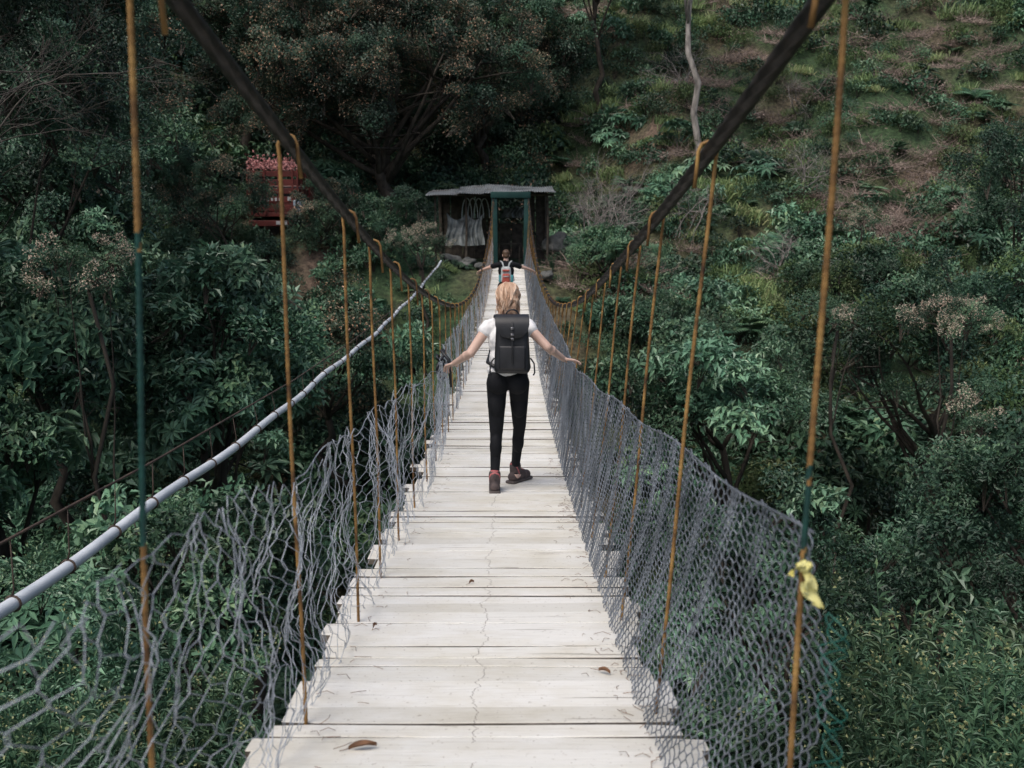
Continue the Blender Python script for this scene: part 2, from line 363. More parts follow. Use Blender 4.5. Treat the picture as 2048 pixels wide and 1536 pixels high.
P=[];I=[];S=[]
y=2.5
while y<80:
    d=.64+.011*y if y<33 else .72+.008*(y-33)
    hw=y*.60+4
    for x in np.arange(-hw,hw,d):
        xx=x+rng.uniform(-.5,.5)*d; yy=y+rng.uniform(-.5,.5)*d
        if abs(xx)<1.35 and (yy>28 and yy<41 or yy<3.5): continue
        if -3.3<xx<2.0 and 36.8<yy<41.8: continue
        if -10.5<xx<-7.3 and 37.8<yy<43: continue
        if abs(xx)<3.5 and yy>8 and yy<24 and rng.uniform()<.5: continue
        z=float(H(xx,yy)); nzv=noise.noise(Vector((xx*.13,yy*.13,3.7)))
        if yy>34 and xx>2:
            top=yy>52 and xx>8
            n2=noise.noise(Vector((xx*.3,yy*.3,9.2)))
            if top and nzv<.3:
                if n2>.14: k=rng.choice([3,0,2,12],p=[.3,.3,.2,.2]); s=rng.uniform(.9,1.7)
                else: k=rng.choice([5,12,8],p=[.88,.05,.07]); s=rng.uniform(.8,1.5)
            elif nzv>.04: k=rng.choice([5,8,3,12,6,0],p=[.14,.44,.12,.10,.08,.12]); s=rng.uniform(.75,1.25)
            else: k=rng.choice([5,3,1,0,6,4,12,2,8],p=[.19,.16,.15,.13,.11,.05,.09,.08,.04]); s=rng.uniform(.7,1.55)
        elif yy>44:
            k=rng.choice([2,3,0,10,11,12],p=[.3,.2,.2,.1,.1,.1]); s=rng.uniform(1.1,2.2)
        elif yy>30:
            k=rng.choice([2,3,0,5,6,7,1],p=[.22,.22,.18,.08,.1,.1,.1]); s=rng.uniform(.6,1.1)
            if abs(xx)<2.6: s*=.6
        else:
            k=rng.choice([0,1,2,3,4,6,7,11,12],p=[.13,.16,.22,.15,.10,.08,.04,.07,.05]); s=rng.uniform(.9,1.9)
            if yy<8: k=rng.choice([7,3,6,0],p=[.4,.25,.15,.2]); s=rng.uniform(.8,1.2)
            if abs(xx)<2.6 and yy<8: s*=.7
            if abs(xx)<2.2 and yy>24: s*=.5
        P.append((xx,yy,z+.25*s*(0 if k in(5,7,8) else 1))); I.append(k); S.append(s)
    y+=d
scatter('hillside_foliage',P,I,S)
print('scatter',len(P))

# ------------------------------------------------------------------ trees
def tree(name,base,cc,rad,ncl,kinds,cs,tr=.16,bark=M_bark,wob=.12,nl=9,zmin=-.45):
    base=np.array(base,float); cc=np.array(cc,float); rad=np.array(rad,float)
    a=Acc(); fork=cc+np.array([0,0,-rad[2]*.55]); k=np.linspace(0,1,9)[:,None]
    pts=base*(1-k)+fork*k+np.concatenate([rng.normal(0,wob,(9,2)),np.zeros((9,1))],1)*np.sin(k*math.pi)*2
    Vt,Ft=tube(pts,np.linspace(tr*1.25,tr*.6,9),10); a.add(Vt,Ft)
    for i in range(nl):
        d=rdir(1,-.1)[0]; e=cc+d*rad*rng.uniform(.6,.9); s=pts[rng.integers(5,9)]
        mid=(s+e)/2+rng.normal(0,.12,3)*rad*.8; q=np.linspace(0,1,7)[:,None]
        c=(1-q)**2*s+2*q*(1-q)*mid+q*q*e+rng.normal(0,.03,(7,3))
        Vt,Ft=tube(c,np.linspace(tr*.45,tr*.1,7),6); a.add(Vt,Ft)
        for j in range(3):
            s2=c[rng.integers(2,6)]; e2=s2+rdir(1,-.2)[0]*rad*.4; Vt,Ft=tube([s2,(s2+e2)/2+rng.normal(0,.08,3),e2],[tr*.18,tr*.1,tr*.04],4); a.add(Vt,Ft)
    t=a.build(name,[bark])
    D=rdir(ncl*2,zmin); sh=np.array([noise.noise(Vector(d*1.7)+Vector((base[0],base[1],0))) for d in D])
    rr=(rng.uniform(.25,1,len(D))**.45)*(1+.35*sh)
    Pp=cc+D*rad*rr[:,None]
    g=np.array([noise.noise(Vector(p)*(2.2/rad.mean())) for p in Pp])
    o=np.argsort(-g)[:ncl]; 
    scatter('crown',Pp[o],rng.choice(kinds,ncl),cs*rng.uniform(.7,1.3,ncl),tilt=.5,parent=t)
    return t
def gz(x,y): return float(H(x,y))
T=[
 (-9.4,17.5,1.8,3.2,3.2,3.4,140,[2,3,2,2],.8),
 (-8.9,16.2,-2.0,2.3,2.0,1.8,80,[4,1,0,1],.8),
 (-5.5,19,-1.9,1.6,1.4,1.1,46,[1,0,1],.75),
 (-6.2,20,-3.4,2.6,2.6,2.2,80,[1,4,0,1],.85),
 (-9.8,15,-4.2,2.6,2.4,2.0,80,[4,1,0],.85),
 (-4.6,14,-5.4,2.0,2.2,1.7,50,[1,3,0],.8),
 (-6.0,10.5,-5.4,2.0,2.0,1.5,50,[4,1,3],.7),
 (-3.7,9.0,-5.8,1.5,1.8,1.3,32,[3,1],.65),
 (-12,25,-1.5,4.0,3.4,3.4,120,[2,3,2,1],1.0),
 (-5.0,27,-3.4,2.4,2.2,1.7,70,[3,0,1,10],.8),
 (-8.5,29,-2.6,2.6,2.2,1.7,70,[3,0,1,4],.8),
 (-15,33,4.0,4.5,4,4.2,140,[2,2,3,10],1.1),
 (-18,40,9.5,5,4,5,140,[2,3,10],1.3),
 (4.6,15,-6.2,2.2,2.4,1.8,50,[2,3,1],.8),
 (8.6,14.0,-4.6,2.6,2.6,2.0,70,[2,2,3],.85),
 (5.0,22.5,-4.1,2.4,2.2,1.8,65,[3,1,0],.8),
 (10,23,-3.2,3.0,2.6,2.2,90,[2,3,12],.9),
 (4.8,30,-3.0,2.0,1.9,1.3,60,[3,0,1],.7),
 (14.5,24,-1.8,3.0,2.6,2.8,80,[2,2,3],.95),
 (6.6,9.6,-6.2,2.2,2,1.7,50,[2,11,6],.75),
 (11.5,32,-2.2,2.4,2.4,1.2,55,[3,0,12],.8),
 (17,33,1.0,2.6,2.4,2.2,60,[2,3],.95),
 (-10.0,34.6,.9,2.4,1.0,1.7,56,[3,10,2,10],.55),
 (-6.4,35.4,.4,1.6,.9,1.2,34,[3,10,2],.55),
 (-4.2,35.6,.1,1.5,.9,.9,34,[3,0,2],.6),
 (3.4,35.0,-1.0,1.2,1.2,.9,34,[3,0,6],.6),
]
for (x,yy,zc_,rx_,ry_,rz_,n,kinds,cs) in T:
    tree('tree',(x+.4,yy+.5,gz(x,yy)-.2),(x,yy,zc_),(rx_,ry_,rz_),n,kinds,cs,tr=.13 if ry_>1.3 else .06)
tree('broadleaf_tree',(-4.7,43.5,gz(-4.7,43.5)-.2),(-5.9,44,5.6),(7.2,4,4.6),430,[10,10,10,2],1.0,tr=.32,nl=18)
tree('broadleaf_tree',(-1.5,49,gz(-1.5,49)-.2),(-1.2,50,7.5),(4.5,3,4.2),170,[2,3,10],1.1,tr=.22,nl=10)
tree('broadleaf_tree',(-13,50,gz(-13,50)-.2),(-12,50,10),(5.5,3.5,5),170,[2,10,3],1.3,tr=.25,nl=10)
tree('pale_tree',(8.4,45,gz(8.4,45)-.3),(7.9,46,14.2),(3.6,3,3.0),80,[3,12],1.0,tr=.135,bark=M_barkpale,nl=12,wob=.11)
tree('pale_tree',(4.6,52,gz(4.6,52)-.3),(4.2,52,13.5),(3.8,3,3.4),110,[2,3],1.2,tr=.13,bark=M_bark,nl=9,wob=.08)
for (cx,cy,cz,rx_,ry_,rz_,n) in [(-2.85,31.6,-.55,1.0,.7,.55,26),(-6.4,15.4,-.75,.8,.7,.5,20),(8.9,19.8,-1.9,1.1,.7,.45,26),(8.9,18.6,-4.0,.5,.5,1.1,18),(11.6,33,.1,1,.6,.5,12),(6.9,20.6,-1.9,.5,.4,.3,8)]:
    tree('flowering_tree',(cx+.2,cy+.4,gz(cx,cy)-.2),(cx,cy,cz),(rx_,ry_,rz_),n,[9,9,3],.42,tr=.05,nl=6)
fp=[];fs=[];fi=[]
for i in range(46):
    fp.append((rng.uniform(2.5,4.6),rng.uniform(4.8,7.2),rng.uniform(-4.5,-3.9))); fs.append(rng.uniform(.8,1.2)); fi.append(rng.choice([7,7,3,7]))
for i in range(40):
    fp.append((rng.uniform(-4.2,-1.6),rng.uniform(4.2,7.5),rng.uniform(-4.9,-4.1))); fs.append(rng.uniform(.8,1.25)); fi.append(rng.choice([7,7,3,6]))
scatter('riverside_weeds',fp,fi,fs)

def branchy(a,p,d,l,r,dep):
    n=5; pts=[p]
    for i in range(n):
        d=unit(d+rng.normal(0,.16,3)); pts.append(pts[-1]+d*l/n)
    Vt,Ft=tube(pts,np.linspace(r,r*.55,n+1),4,False); a.add(Vt,Ft,0,rng.uniform(.3,1))
    if dep>0:
        for i in range(3):
            k=rng.integers(2,n+1); nd=unit(d+rng.normal(0,.55,3)); branchy(a,pts[k],nd,l*.68,r*.55,dep-1)
M_grey=noisemat('dead_branch',(.14,.12,.11),(.36,.33,.31),scale=4,rough=.85)
for (x,yy,l,n) in [(3.2,38.5,1.5,7),(4.4,42,1.6,6),(7,40.5,1.2,4),(12,42,1.2,4),(8.5,50,1.4,4),(14,50,1.3,4),(10,37,1.0,3)]:
    a=Acc()
    for i in range(n): branchy(a,np.array([x+rng.normal(0,.2),yy,gz(x,yy)+.2]),unit(np.array([rng.normal(0,.8),rng.normal(0,.3),.9])),l,.03,4)
    a.build('dead_bush',[M_grey])
M_greyd=noisemat('bare_branch_dark',(.03,.026,.022),(.09,.078,.068),scale=4,rough=.85)
a=Acc(); bx_,by_=-6.6,12.2; g=gz(bx_,by_)
Vt,Ft=tube([(bx_,by_,g-.2),(bx_-.2,by_,g+4),(bx_+.1,by_,g+8),(bx_,by_,.4)],[.12,.10,.08,.05],8); a.add(Vt,Ft)
for i in range(9): branchy(a,np.array([bx_,by_,rng.uniform(.0,.5)]),unit(np.array([rng.normal(0,.8),rng.normal(0,.5),1.0])),1.6,.018,4)
a.build('bare_tree',[M_greyd])

# ------------------------------------------------------------------ bridge
bridge=empty('suspension_bridge')
a=Acc(); y=-1.6; b_i=0
while y<36.1:
    w=rng.choice([.10,.13,.16,.19,.21],p=[.15,.25,.3,.2,.1])*rng.uniform(.92,1.08)
    gap=rng.uniform(.003,.008); 
    if rng.uniform()<.13: gap=rng.uniform(.013,.024)
    xl=-.63-rng.uniform(-.04,.05); xr=.68+rng.uniform(-.06,.06)
    if rng.uniform()<.22: xl-=.07
    sk=rng.normal(0,.005); dz=rng.normal(0,.0025); tl=rng.normal(0,.003); n=12
    Vv=[];Ff=[];Mf=[]
    for i in range(n+1):
        t=i/n; x=xl+(xr-xl)*t
        e0=y+sk*(t-.5)+noise.noise(Vector((x*2.2,b_i*3.1,0)))*.006; e1=y+w+sk*(t-.5)+noise.noise(Vector((x*2.2,b_i*3.1+9,0)))*.006
        if i in(0,n): e0+=rng.uniform(0,.012); e1-=rng.uniform(0,.012)
        wz=noise.noise(Vector((x*1.3,b_i*1.7,5)))*.005+dz
        z0=float(zd(e0))+wz-tl; z1=float(zd(e1))+wz+tl; c=.003
        Vv+=[(x,e0,z0-c),(x,e0+c,z0),(x,e1-c,z1),(x,e1,z1-c),(x,e1,z1-.034),(x,e0,z0-.034)]
    for i in range(n):
        for j in range(6):
            k=(j+1)%6; Ff.append((i*6+j,i*6+k,(i+1)*6+k,(i+1)*6+j)); Mf.append(1 if j in(3,4,5) else 0)
    Ff.append(tuple(range(6))[::-1]); Ff.append(tuple(n*6+j for j in range(6))); Mf+=[0,0]
    a.add(Vv,Ff,Mf,rng.uniform(0,1)); y+=w+gap; b_i+=1
o=a.build('deck_planks',[M_deck,M_deckedge],smooth=False,parent=bridge)
a=Acc()
yy=np.linspace(-1.6,36.1,120)
for x,r in ((-.50,.018),(.55,.018),(0,.015)):
    Vt,Ft=tube(np.stack([np.full(120,x),yy,zd(yy)-.075],1),r,8); a.add(Vt,Ft)
a.build('under_deck_cables',[M_steel],parent=bridge)
yy=np.arange(-3.5,36,.018)
for nm,x0,cr in (('main_cable_left',-.53,.0172),('main_cable_right',.72,.0195)):
    a=Acc(); Pp=np.stack([np.full(len(yy),x0)+.01*np.sin(yy*.8),yy,zc(yy)],1)
    Vt,Ft=tube(Pp,cr,18,True,lobe=.2,twist=.13); a.add(Vt,Ft); a.build(nm,[M_steel],parent=bridge)
hy=[1.87,3.0,4.1,4.83,5.65,6.6,7.6,8.5]; yv=9.4
while yv<35.3: hy.append(yv); yv+=rng.uniform(.8,1.0)
aR=Acc(); aB=Acc()
def hanger(y,xt,xb,sg,near,green=None):
    zt=float(zc(y)); zb=float(zd(y))-.11; r=.0060
    tl=rng.uniform(.09,.15); o_=rng.uniform(-.012,.012)
    ctrl=[(xt-sg*.036,y+o_,zt-tl),(xt-sg*.031,y+o_*.5,zt-.05),(xt-sg*.028,y,zt+.0),(xt-sg*.018,y,zt+.022),(xt,y,zt+.030),(xt+sg*.018,y,zt+.021),(xt+sg*.028,y,zt),(xt+sg*.024,y,zt-.04)]
    top=np.array(ctrl[-1]); bot=np.array([xb,y,zb])
    ln=np.linalg.norm(bot-top); n=int(ln/(.006 if near else .25))+2
    line=[tuple(top+(bot-top)*t+np.array([.006*math.sin(t*5+y),.004*math.sin(t*7),0])*math.sin(t*math.pi)) for t in np.linspace(0,1,n)[1:]]
    P_=ctrl+line; rad=np.full(len(P_),r)
    if near: rad[8:]*=1+.16*((np.arange(len(P_)-8)%3)==0)
    s=8 if near else 5
    Vt,Ft=tube(P_,rad,s)
    mats=[0]*len(Ft)
    if green:
        for fi,f in enumerate(Ft):
            zz=Vt[f[0]][2]
            if green[0]<zz+.03*math.sin(fi*.7)<green[1]: mats[fi]=1
    aR.add(Vt,Ft,mats)
for i,y in enumerate(hy):
    nr=y<9
    hanger(y,-.53,-.61 if i==0 else -.535,-1,nr,green=(-.62,-.02) if i==0 else None)
    yr=y+(.05 if i==0 else rng.normal(0,.03)+ (0.02))
    hanger(yr,.72,.70 if i==0 else .595,1,nr,green=(-.66,-.48) if i==0 else None)
    Vt,Ft=rbox((1.24,.07,.06),(.03,y+.01,float(zd(y))-.068),(0,0,rng.normal(0,.01)),bev=.004,seg=1); aB.add(Vt,Ft)
aR.build('hanger_rods',[M_rust_rod,M_rodgreen],parent=bridge)
aB.build('cross_beams',[M_beam],smooth=False,parent=bridge)
a=Acc()
for x in (-.50,.66): Vt,Ft=rbox((.24,.3,2.62),(x,36.1,-1.6+1.31),(0,0,0),bev=.012,taper=(.85,.85)); a.add(Vt,Ft)
Vt,Ft=rbox((1.42,.34,.22),(.08,36.1,1.04),bev=.012); a.add(Vt,Ft)
for x in (-.50,.66):
    Vt,Ft=rbox((.46,.5,.35),(x,36.1,-1.62),bev=.02); a.add(Vt,Ft)
    Vt,Ft=tube([(x,36.1,.95),(x,38.5,.1),(x*2.4,43,-1.0)],.02,8); a.add(Vt,Ft)
a.build('gate_frame',[M_gate],parent=bridge)

# ------------------------------------------------------------------ fences
def poly_curve(name,polys,r,mat,res=0,parent=None):
    cu=bpy.data.curves.new(name,'CURVE'); cu.dimensions='3D'; cu.bevel_depth=r; cu.bevel_resolution=res; cu.fill_mode='FULL'
    for p in polys:
        p=np.asarray(p,float); s=cu.splines.new('POLY'); s.points.add(len(p)-1)
        s.points.foreach_set('co',np.concatenate([p,np.ones((len(p),1))],1).ravel())
    cu.materials.append(mat); o=bpy.data.objects.new(name,cu); COL.objects.link(o)
    if parent: o.parent=parent
    return o
def rx(y,t):
    xb=np.interp(y,[1.9,2.6,3.2,36],[.70,.62,.60,.60]); xt=np.interp(y,[0,1.9,3,5,6.6,7.3,8,10,15,36],[.76,.74,.70,.65,.61,.60,.61,.67,.69,.70])
    return xb+(xt-xb)*t+.075*np.sin(np.pi*t)*np.exp(-np.abs(y-1.9)/.7)+.018*np.sin(np.pi*t)*np.sin(y*2.1)-.05*(1-t)**3
def rh(y): return np.interp(y,[0,1.9,3,5,7.3,10,15,36],[.84,.84,.87,.90,.925,.95,1.0,1.0])+.012*np.sin(y*4.2)
def lx(y,t):
    xb=np.interp(y,[-2,3,5.5,7.5,10,36],[-.59,-.55,-.51,-.50,-.54,-.57]); xt=np.interp(y,[-2,1.77,3,5.6,6.6,7.35,8.2,10,36],[-.60,-.56,-.55,-.55,-.45,-.385,-.46,-.55,-.57])
    return xb+(xt-xb)*t+.03*np.sin(np.pi*t)*np.sin(y*2.7+1)
def lh(y): return np.interp(y,[-2,1.77,3,5,7.35,9,15,36],[.86,.86,.84,.88,.92,.93,1.0,1.0])-.045*np.abs(np.sin(y*2.6))*(y<6.5)
polys=[]; y0=1.93; i=0; npn=0
while y0<35.8:
    w=.0225 if y0<8.5 else (.030 if y0<12 else .048)
    if y0<9.5: npn=i+1
    h=float(rh(y0)); n=int(h/(w*1.15)); u=np.arange(0,n+.01,.5)
    tri=np.abs((u%2)-1); 
    if i%2: tri=1-tri
    ss=y0+w*tri*1.06; t=u/n; t=np.clip(t,0,1)
    ss=ss+.016*np.sin(t*9+y0*3)+ .010*np.sin(t*17+y0*7)
    x=rx(ss,t)+.0045*np.sin(np.pi*u)*(1 if i%2 else -1)+.006*np.sin(ss*23+t*11)
    z=zd(ss)+.005+t*rh(ss)+.006*np.sin(ss*31)+.004*np.sin(ss*57+t*20)
    polys.append(np.stack([x,ss,z],1)); y0+=w; i+=1
fr=empty('chain_link_fence',(0,0,0))
poly_curve('mesh_near',polys[:npn],.0019,M_wireR,1,fr); poly_curve('mesh_far',polys[npn:],.0021,M_wireR,0,fr)
yy=np.arange(1.93,35.8,.05)
poly_curve('top_wire',[np.stack([rx(yy,1.),yy,zd(yy)+rh(yy)+.003],1)],.0028,M_wireR,1,fr)
gp=[]
for k in range(3):
    s=np.linspace(0,1,90); z=-.78-.55*s; yb=1.91
    gp.append(np.stack([rx(yb,(z-zd(yb))/.83)+.01+.018*np.cos(s*40+k*2)+.012*np.sin(s*13+k),yb+.02*np.sin(s*40+k),z],1))
poly_curve('green_lashing',gp,.0014,M_wiregreen,1,fr)
polys=[]; y0=-.4; i=0
def wob(y,t,a,o):
    return noise.noise(Vector((y*2.3+o,t*2.2,a)))
npn=0
while y0<35.8:
    w=.043 if y0<12 else .055
    if y0<9.5: npn=i+1
    n=int(float(lh(y0))/.048); u=[]; tr=[]
    for k in range(n+1):
        v=1.0 if (k+i)%2==0 else 0.0
        u+=[k-.0,k+.42]; tr+=[v,v]
    u=np.array(u)[:-1]; tr=np.array(tr)[:-1]; t=u/n
    ss=y0+w*tr
    dy=np.array([wob(a_,b_,.3,0)*.13+wob(a_*4,b_*4,2,5)*.045 for a_,b_ in zip(ss,t)])
    dt=np.array([wob(a_,b_,7.3,3)*.09+wob(a_*5,b_*5,4,8)*.035 for a_,b_ in zip(ss,t)])
    dx=np.array([wob(a_*1.6,b_*1.5,9,3)*.08 for a_,b_ in zip(ss,t)])
    am=1.0 if y0<9 else .5
    tt=np.clip(t+dt*am,-.01,1.04); s2=ss+dy*am
    polys.append(np.stack([lx(s2,tt)+dx*am+rng.normal(0,.004,len(tt)),s2,zd(s2)+.006+tt*lh(s2)],1)); y0+=w; i+=1
fl=empty('wire_mesh_fence',(0,0,0))
poly_curve('mesh_near',polys[:npn],.00125,M_wireL,1,fl); poly_curve('mesh_far',polys[npn:],.0016,M_wireL,0,fl)
yy=np.arange(3.0,35.8,.05)
poly_curve('top_wire',[np.stack([lx(yy,1.)+.01*np.sin(yy*9),yy,zd(yy)+lh(yy)+.012*np.sin(yy*13)],1)],.002,M_wireL,1,fl)
a=Acc(); s=np.linspace(0,1,30)
Vt,Ft=tube(np.stack([-.47+.03*np.sin(s*20),8.3+.05*np.cos(s*17),-1.06-.20*s+.03*np.sin(s*31)],1),.012,6); a.add(Vt,Ft)
Vt,Ft=tube([(-.47,8.3,-1.04),(-.40,8.28,-1.12),(-.38,8.25,-1.35)],[.012,.016,.01],6); a.add(Vt,Ft)
a.build('strap',[M_black])
a=Acc(); bx,by,bz=.715,1.92,-.685
def strip(pts,ws,ph):
    pts=np.array(pts,float); n=len(pts); m=5; Vv=[];Ff=[]
    for i,p in enumerate(pts):
        w=ws[i] if hasattr(ws,'__len__') else ws; an=ph+.5*math.sin(i*.8)
        for j in range(m):
            q=(j/(m-1)-.5); Vv.append(p+np.array([w*q*math.cos(an),w*q*math.sin(an)*.7+.004*math.sin(j*2.1+i*.5),w*q*.35*math.sin(i*.9)+.0015*math.sin(j*3)]))
    for i in range(n-1):
        for j in range(m-1): q=i*m+j; Ff.append((q,q+1,q+m+1,q+m))
    a.add(Vv,Ff)
Vt,Ft=rock((bx,by-.012,bz+.01),(.015,.013,.012),2); a.add(Vt,Ft)
s=np.linspace(0,1,14)
strip([(bx+.025*q+.004*math.sin(q*9),by-.02-.006*math.sin(q*8),bz-.07*q) for q in s],[.014+.018*math.sin(min(1,q*1.3)*2.4) for q in s],.2)
strip([(bx+.008-.006*q,by-.024,bz-.045*q) for q in s],[.012+.012*q for q in s],.9)
strip([(bx-.034*q,by-.02-.01*math.sin(q*7),bz+.012-.012*q+.01*math.sin(q*6)) for q in s],[.01+.012*q for q in s],1.3)
a.build('yellow_ribbon',[M_ribbon])

def deadleaf(x,y,L,rot,name):
    a=Acc(); n=9; Vv=[];Ff=[]
    for i in range(n):
        t=i/(n-1); w=.32*L*math.sin(math.pi*t**.8)+.001
        for j,s in enumerate((-1,-.5,0,.5,1)):
            lx_=(t-.5)*L; ly=s*w*.5; Vv.append((x+lx_*math.cos(rot)-ly*math.sin(rot),y+lx_*math.sin(rot)+ly*math.cos(rot),float(zd(y))+.006+.012*abs(s)**2+.008*math.sin(t*3)))
    for i in range(n-1):
        for j in range(4): Ff.append((i*5+j,i*5+j+1,(i+1)*5+j+1,(i+1)*5+j))
    a.add(Vv,Ff)
    e=(x-.5*L*math.cos(rot),y-.5*L*math.sin(rot),float(zd(y))+.01); Vt,Ft=tube([e,(e[0]-.03*math.cos(rot+.4),e[1]-.03*math.sin(rot+.4),e[2]+.003)],.0012,4); a.add(Vt,Ft)
    return a.build(name,[M_deadleaf])
deadleaf(-.32,2.79,.085,.25,'fallen_leaf'); deadleaf(.47,3.45,.05,-.6,'fallen_leaf'); deadleaf(-.45,4.0,.035,1.2,'fallen_leaf'); deadleaf(-.07,4.7,.03,.7,'fallen_leaf')
a=Acc()
for i in range(230):
    sd=1 if rng.uniform()<.7 else -1; yv=rng.uniform(2.2,9); xv=(.56 if sd>0 else -.49)-sd*abs(rng.normal(0,.06)); th=rng.uniform(0,6.28); l=rng.uniform(.015,.07)
    z=float(zd(yv))+.005; Vt,Ft=tube([(xv,yv,z),(xv+l*.5*math.cos(th),yv+l*.5*math.sin(th),z+.006),(xv+l*math.cos(th+.4),yv+l*math.sin(th+.4),z)],.0011,3); a.add(Vt,Ft)
a.build('leaf_litter',[M_deadleaf])

# ------------------------------------------------------------------ water pipe
wp=empty('water_pipe',(0,0,0))
yy=np.linspace(1.5,31,150); py=lambda y: np.interp(y,[1.5,4,6,9.9,13.4,18.7,24,28.6,31],[-1.50,-1.66,-1.71,-1.75,-1.75,-1.68,-1.5,-1.26,-1.1])
zz=py(yy); zz=np.convolve(np.pad(zz,6,mode='edge'),np.ones(13)/13,'valid')
a=Acc(); Vt,Ft=tube(np.stack([-2.07+.02*np.sin(yy*.9),yy,zz+.012*np.sin(yy*2.3)],1),.031,14); a.add(Vt,Ft); a.build('pipe',[M_pipe],parent=wp)
a=Acc(); cz=lambda y: py(y)+np.interp(y,[1.5,4,10,28,31],[.40,.31,.20,.04,.0])
Vt,Ft=tube(np.stack([np.full(150,-2.07),yy,cz(yy)],1),.007,6); a.add(Vt,Ft)
yv=2.2
while yv<29:
    z=float(np.interp(yv,yy,zz))+.012*math.sin(yv*2.3); x=-2.07+.02*math.sin(yv*.9); th=np.linspace(0,2*math.pi,13)
    Vt,Ft=tube([(x+.036*math.sin(q),yv,z+.036*math.cos(q)) for q in th],.006,5); a.add(Vt,Ft)
    Vt,Ft=tube([(x,yv,z+.035),(x+.01,yv,z+.07),(-2.07,yv,float(cz(yv)))],[.006,.004,.003],5); a.add(Vt,Ft); yv+=rng.uniform(.55,.75)
a.build('support_wire',[noisemat('wire_rusty',(.03,.022,.018),(.09,.06,.045),scale=10,rough=.7)],parent=wp)

# ------------------------------------------------------------------ shed
shed=empty('shed',(0,0,0))
M_tin=noisemat('tin_roof',(.03,.037,.042),(.17,.19,.205),scale=1.1,rough=.6,metal=.1,c3=(.075,.07,.068))
a=Acc()
for k,(x0,x1,zo) in enumerate([(-3.05,-1.9,-.05),(-1.95,-.9,.02),(-.95,.1,.05),(.05,.95,.04),(.9,1.75,.0)]):
    n=56; m=8; Vv=[];Ff=[]
    for j in range(m):
        for i in range(n):
            x=x0+(x1-x0)*i/(n-1); yv=37.2+3.9*j/(m-1)
            z=1.15+zo+.38*(j/(m-1))+.018*math.sin(x*2*math.pi/.09)+.04*math.sin(x*1.7+yv)+.05*(x/2.5 if x<0 else -x*.2)+.004*k
            Vv.append((x,yv+.10*math.sin(k*3),z))
    for j in range(m-1):
        for i in range(n-1): Ff.append((j*n+i,j*n+i+1,(j+1)*n+i+1,(j+1)*n+i))
    nv=len(Vv); Vv+=[(p[0],p[1],p[2]-.012) for p in Vv]; F2=[tuple(q+nv for q in reversed(f)) for f in Ff]
    for i in range(n-1): F2.append((i,i+nv,i+1+nv,i+1))
    a.add(Vv,Ff+F2)
a.build('roof',[M_tin],parent=shed)
a=Acc()
for (x,yv,zt) in [(-2.75,37.8,1.10),(-1.6,37.8,1.10),(1.45,37.8,1.10),(-2.75,40.8,1.34),(1.45,40.8,1.34),(-.6,40.8,1.34)]:
    g=gz(x,yv)-.1; Vt,Ft=tube([(x,yv,g),(x+.03,yv,(g+1.2)/2),(x,yv,zt)],[.05,.045,.04],8); a.add(Vt,Ft)
for yv,zt in ((37.8,1.08),(40.8,1.32)): Vt,Ft=tube([(-2.95,yv,zt),(1.7,yv,zt+.02)],.045,8); a.add(Vt,Ft)
for i in range(9):
    if i in(5,6): Vt,Ft=rbox((.46,.03,1.5),(-2.6+i*.49,40.9,-.7),(0,rng.normal(0,.01),0),bev=.004,seg=1)
    else: Vt,Ft=rbox((.46,.03,2.8),(-2.6+i*.49,40.9,-.05),(0,rng.normal(0,.01),0),bev=.004,seg=1)
    a.add(Vt,Ft)
a.build('posts_and_boards',[M_beam],smooth=False,parent=shed)
M_tarp=noisemat('tarp',(.05,.06,.06),(.28,.31,.31),scale=3.5,rough=.6)
def cloth(x0,x1,y0,z0,z1,amp,sag,nm,par):
    a=Acc(); n=70;m=26;Vv=[];Ff=[]
    for j in range(m):
        for i in range(n):
            u=i/(n-1);v=j/(m-1); x=x0+(x1-x0)*u+.06*math.sin(v*5+u*3); z=z0+(z1-z0)*v-sag*abs(math.sin(math.pi*u*2))*(1-v)+.08*noise.noise(Vector((u*5,7,x0)))*v
            Vv.append((x,y0+amp*math.sin(u*40+v*2+2*math.sin(u*9))*(.4+v)+amp*2*noise.noise(Vector((u*5,v*2,x0)))-.25*v,z))
    for j in range(m-1):
        for i in range(n-1): Ff.append((j*n+i,j*n+i+1,(j+1)*n+i+1,(j+1)*n+i))
    a.add(Vv,Ff); return a.build(nm,[M_tarp],parent=par)
cloth(-2.35,-.95,38.1,.45,-.75,.06,.28,'tarp',shed); cloth(-.25,.75,40.2,.75,.25,.05,.1,'tarp_back',shed)
a=Acc()
for k in range(4):
    x=-1.6+k*.22; th=np.linspace(0,math.pi,14); Vt,Ft=tube([(x+.32*math.cos(q)*.6,38.7+k*.2,.25+.75*math.sin(q)) for q in th],.018,6); a.add(Vt,Ft)
a.build('hoops',[M_pipe],parent=shed)
a=Acc(); Vt,Ft=rbox((1.2,.6,.05),(-.1,39.6,-.75),bev=.008); a.add(Vt,Ft)
for x in (-.62,.42):
    for yv in (39.35,39.85): Vt,Ft=rbox((.06,.06,.74),(x,yv,-1.15),bev=.005); a.add(Vt,Ft)
a.build('bench',[M_beam],smooth=False,parent=shed)
for i,(c,s) in enumerate([((1.9,38.6,-.75),(.55,.5,.45)),((-1.5,36.6,-1.4),(.34,.3,.22)),((-2.1,36.9,-1.3),(.38,.35,.25)),((-1.0,36.4,-1.5),(.22,.22,.16)),((1.4,35.6,-1.8),(.25,.3,.2))]):
    a=Acc(); Vt,Ft=rock(c,s,i+1); a.add(Vt,Ft); a.build('boulder',[M_rock])

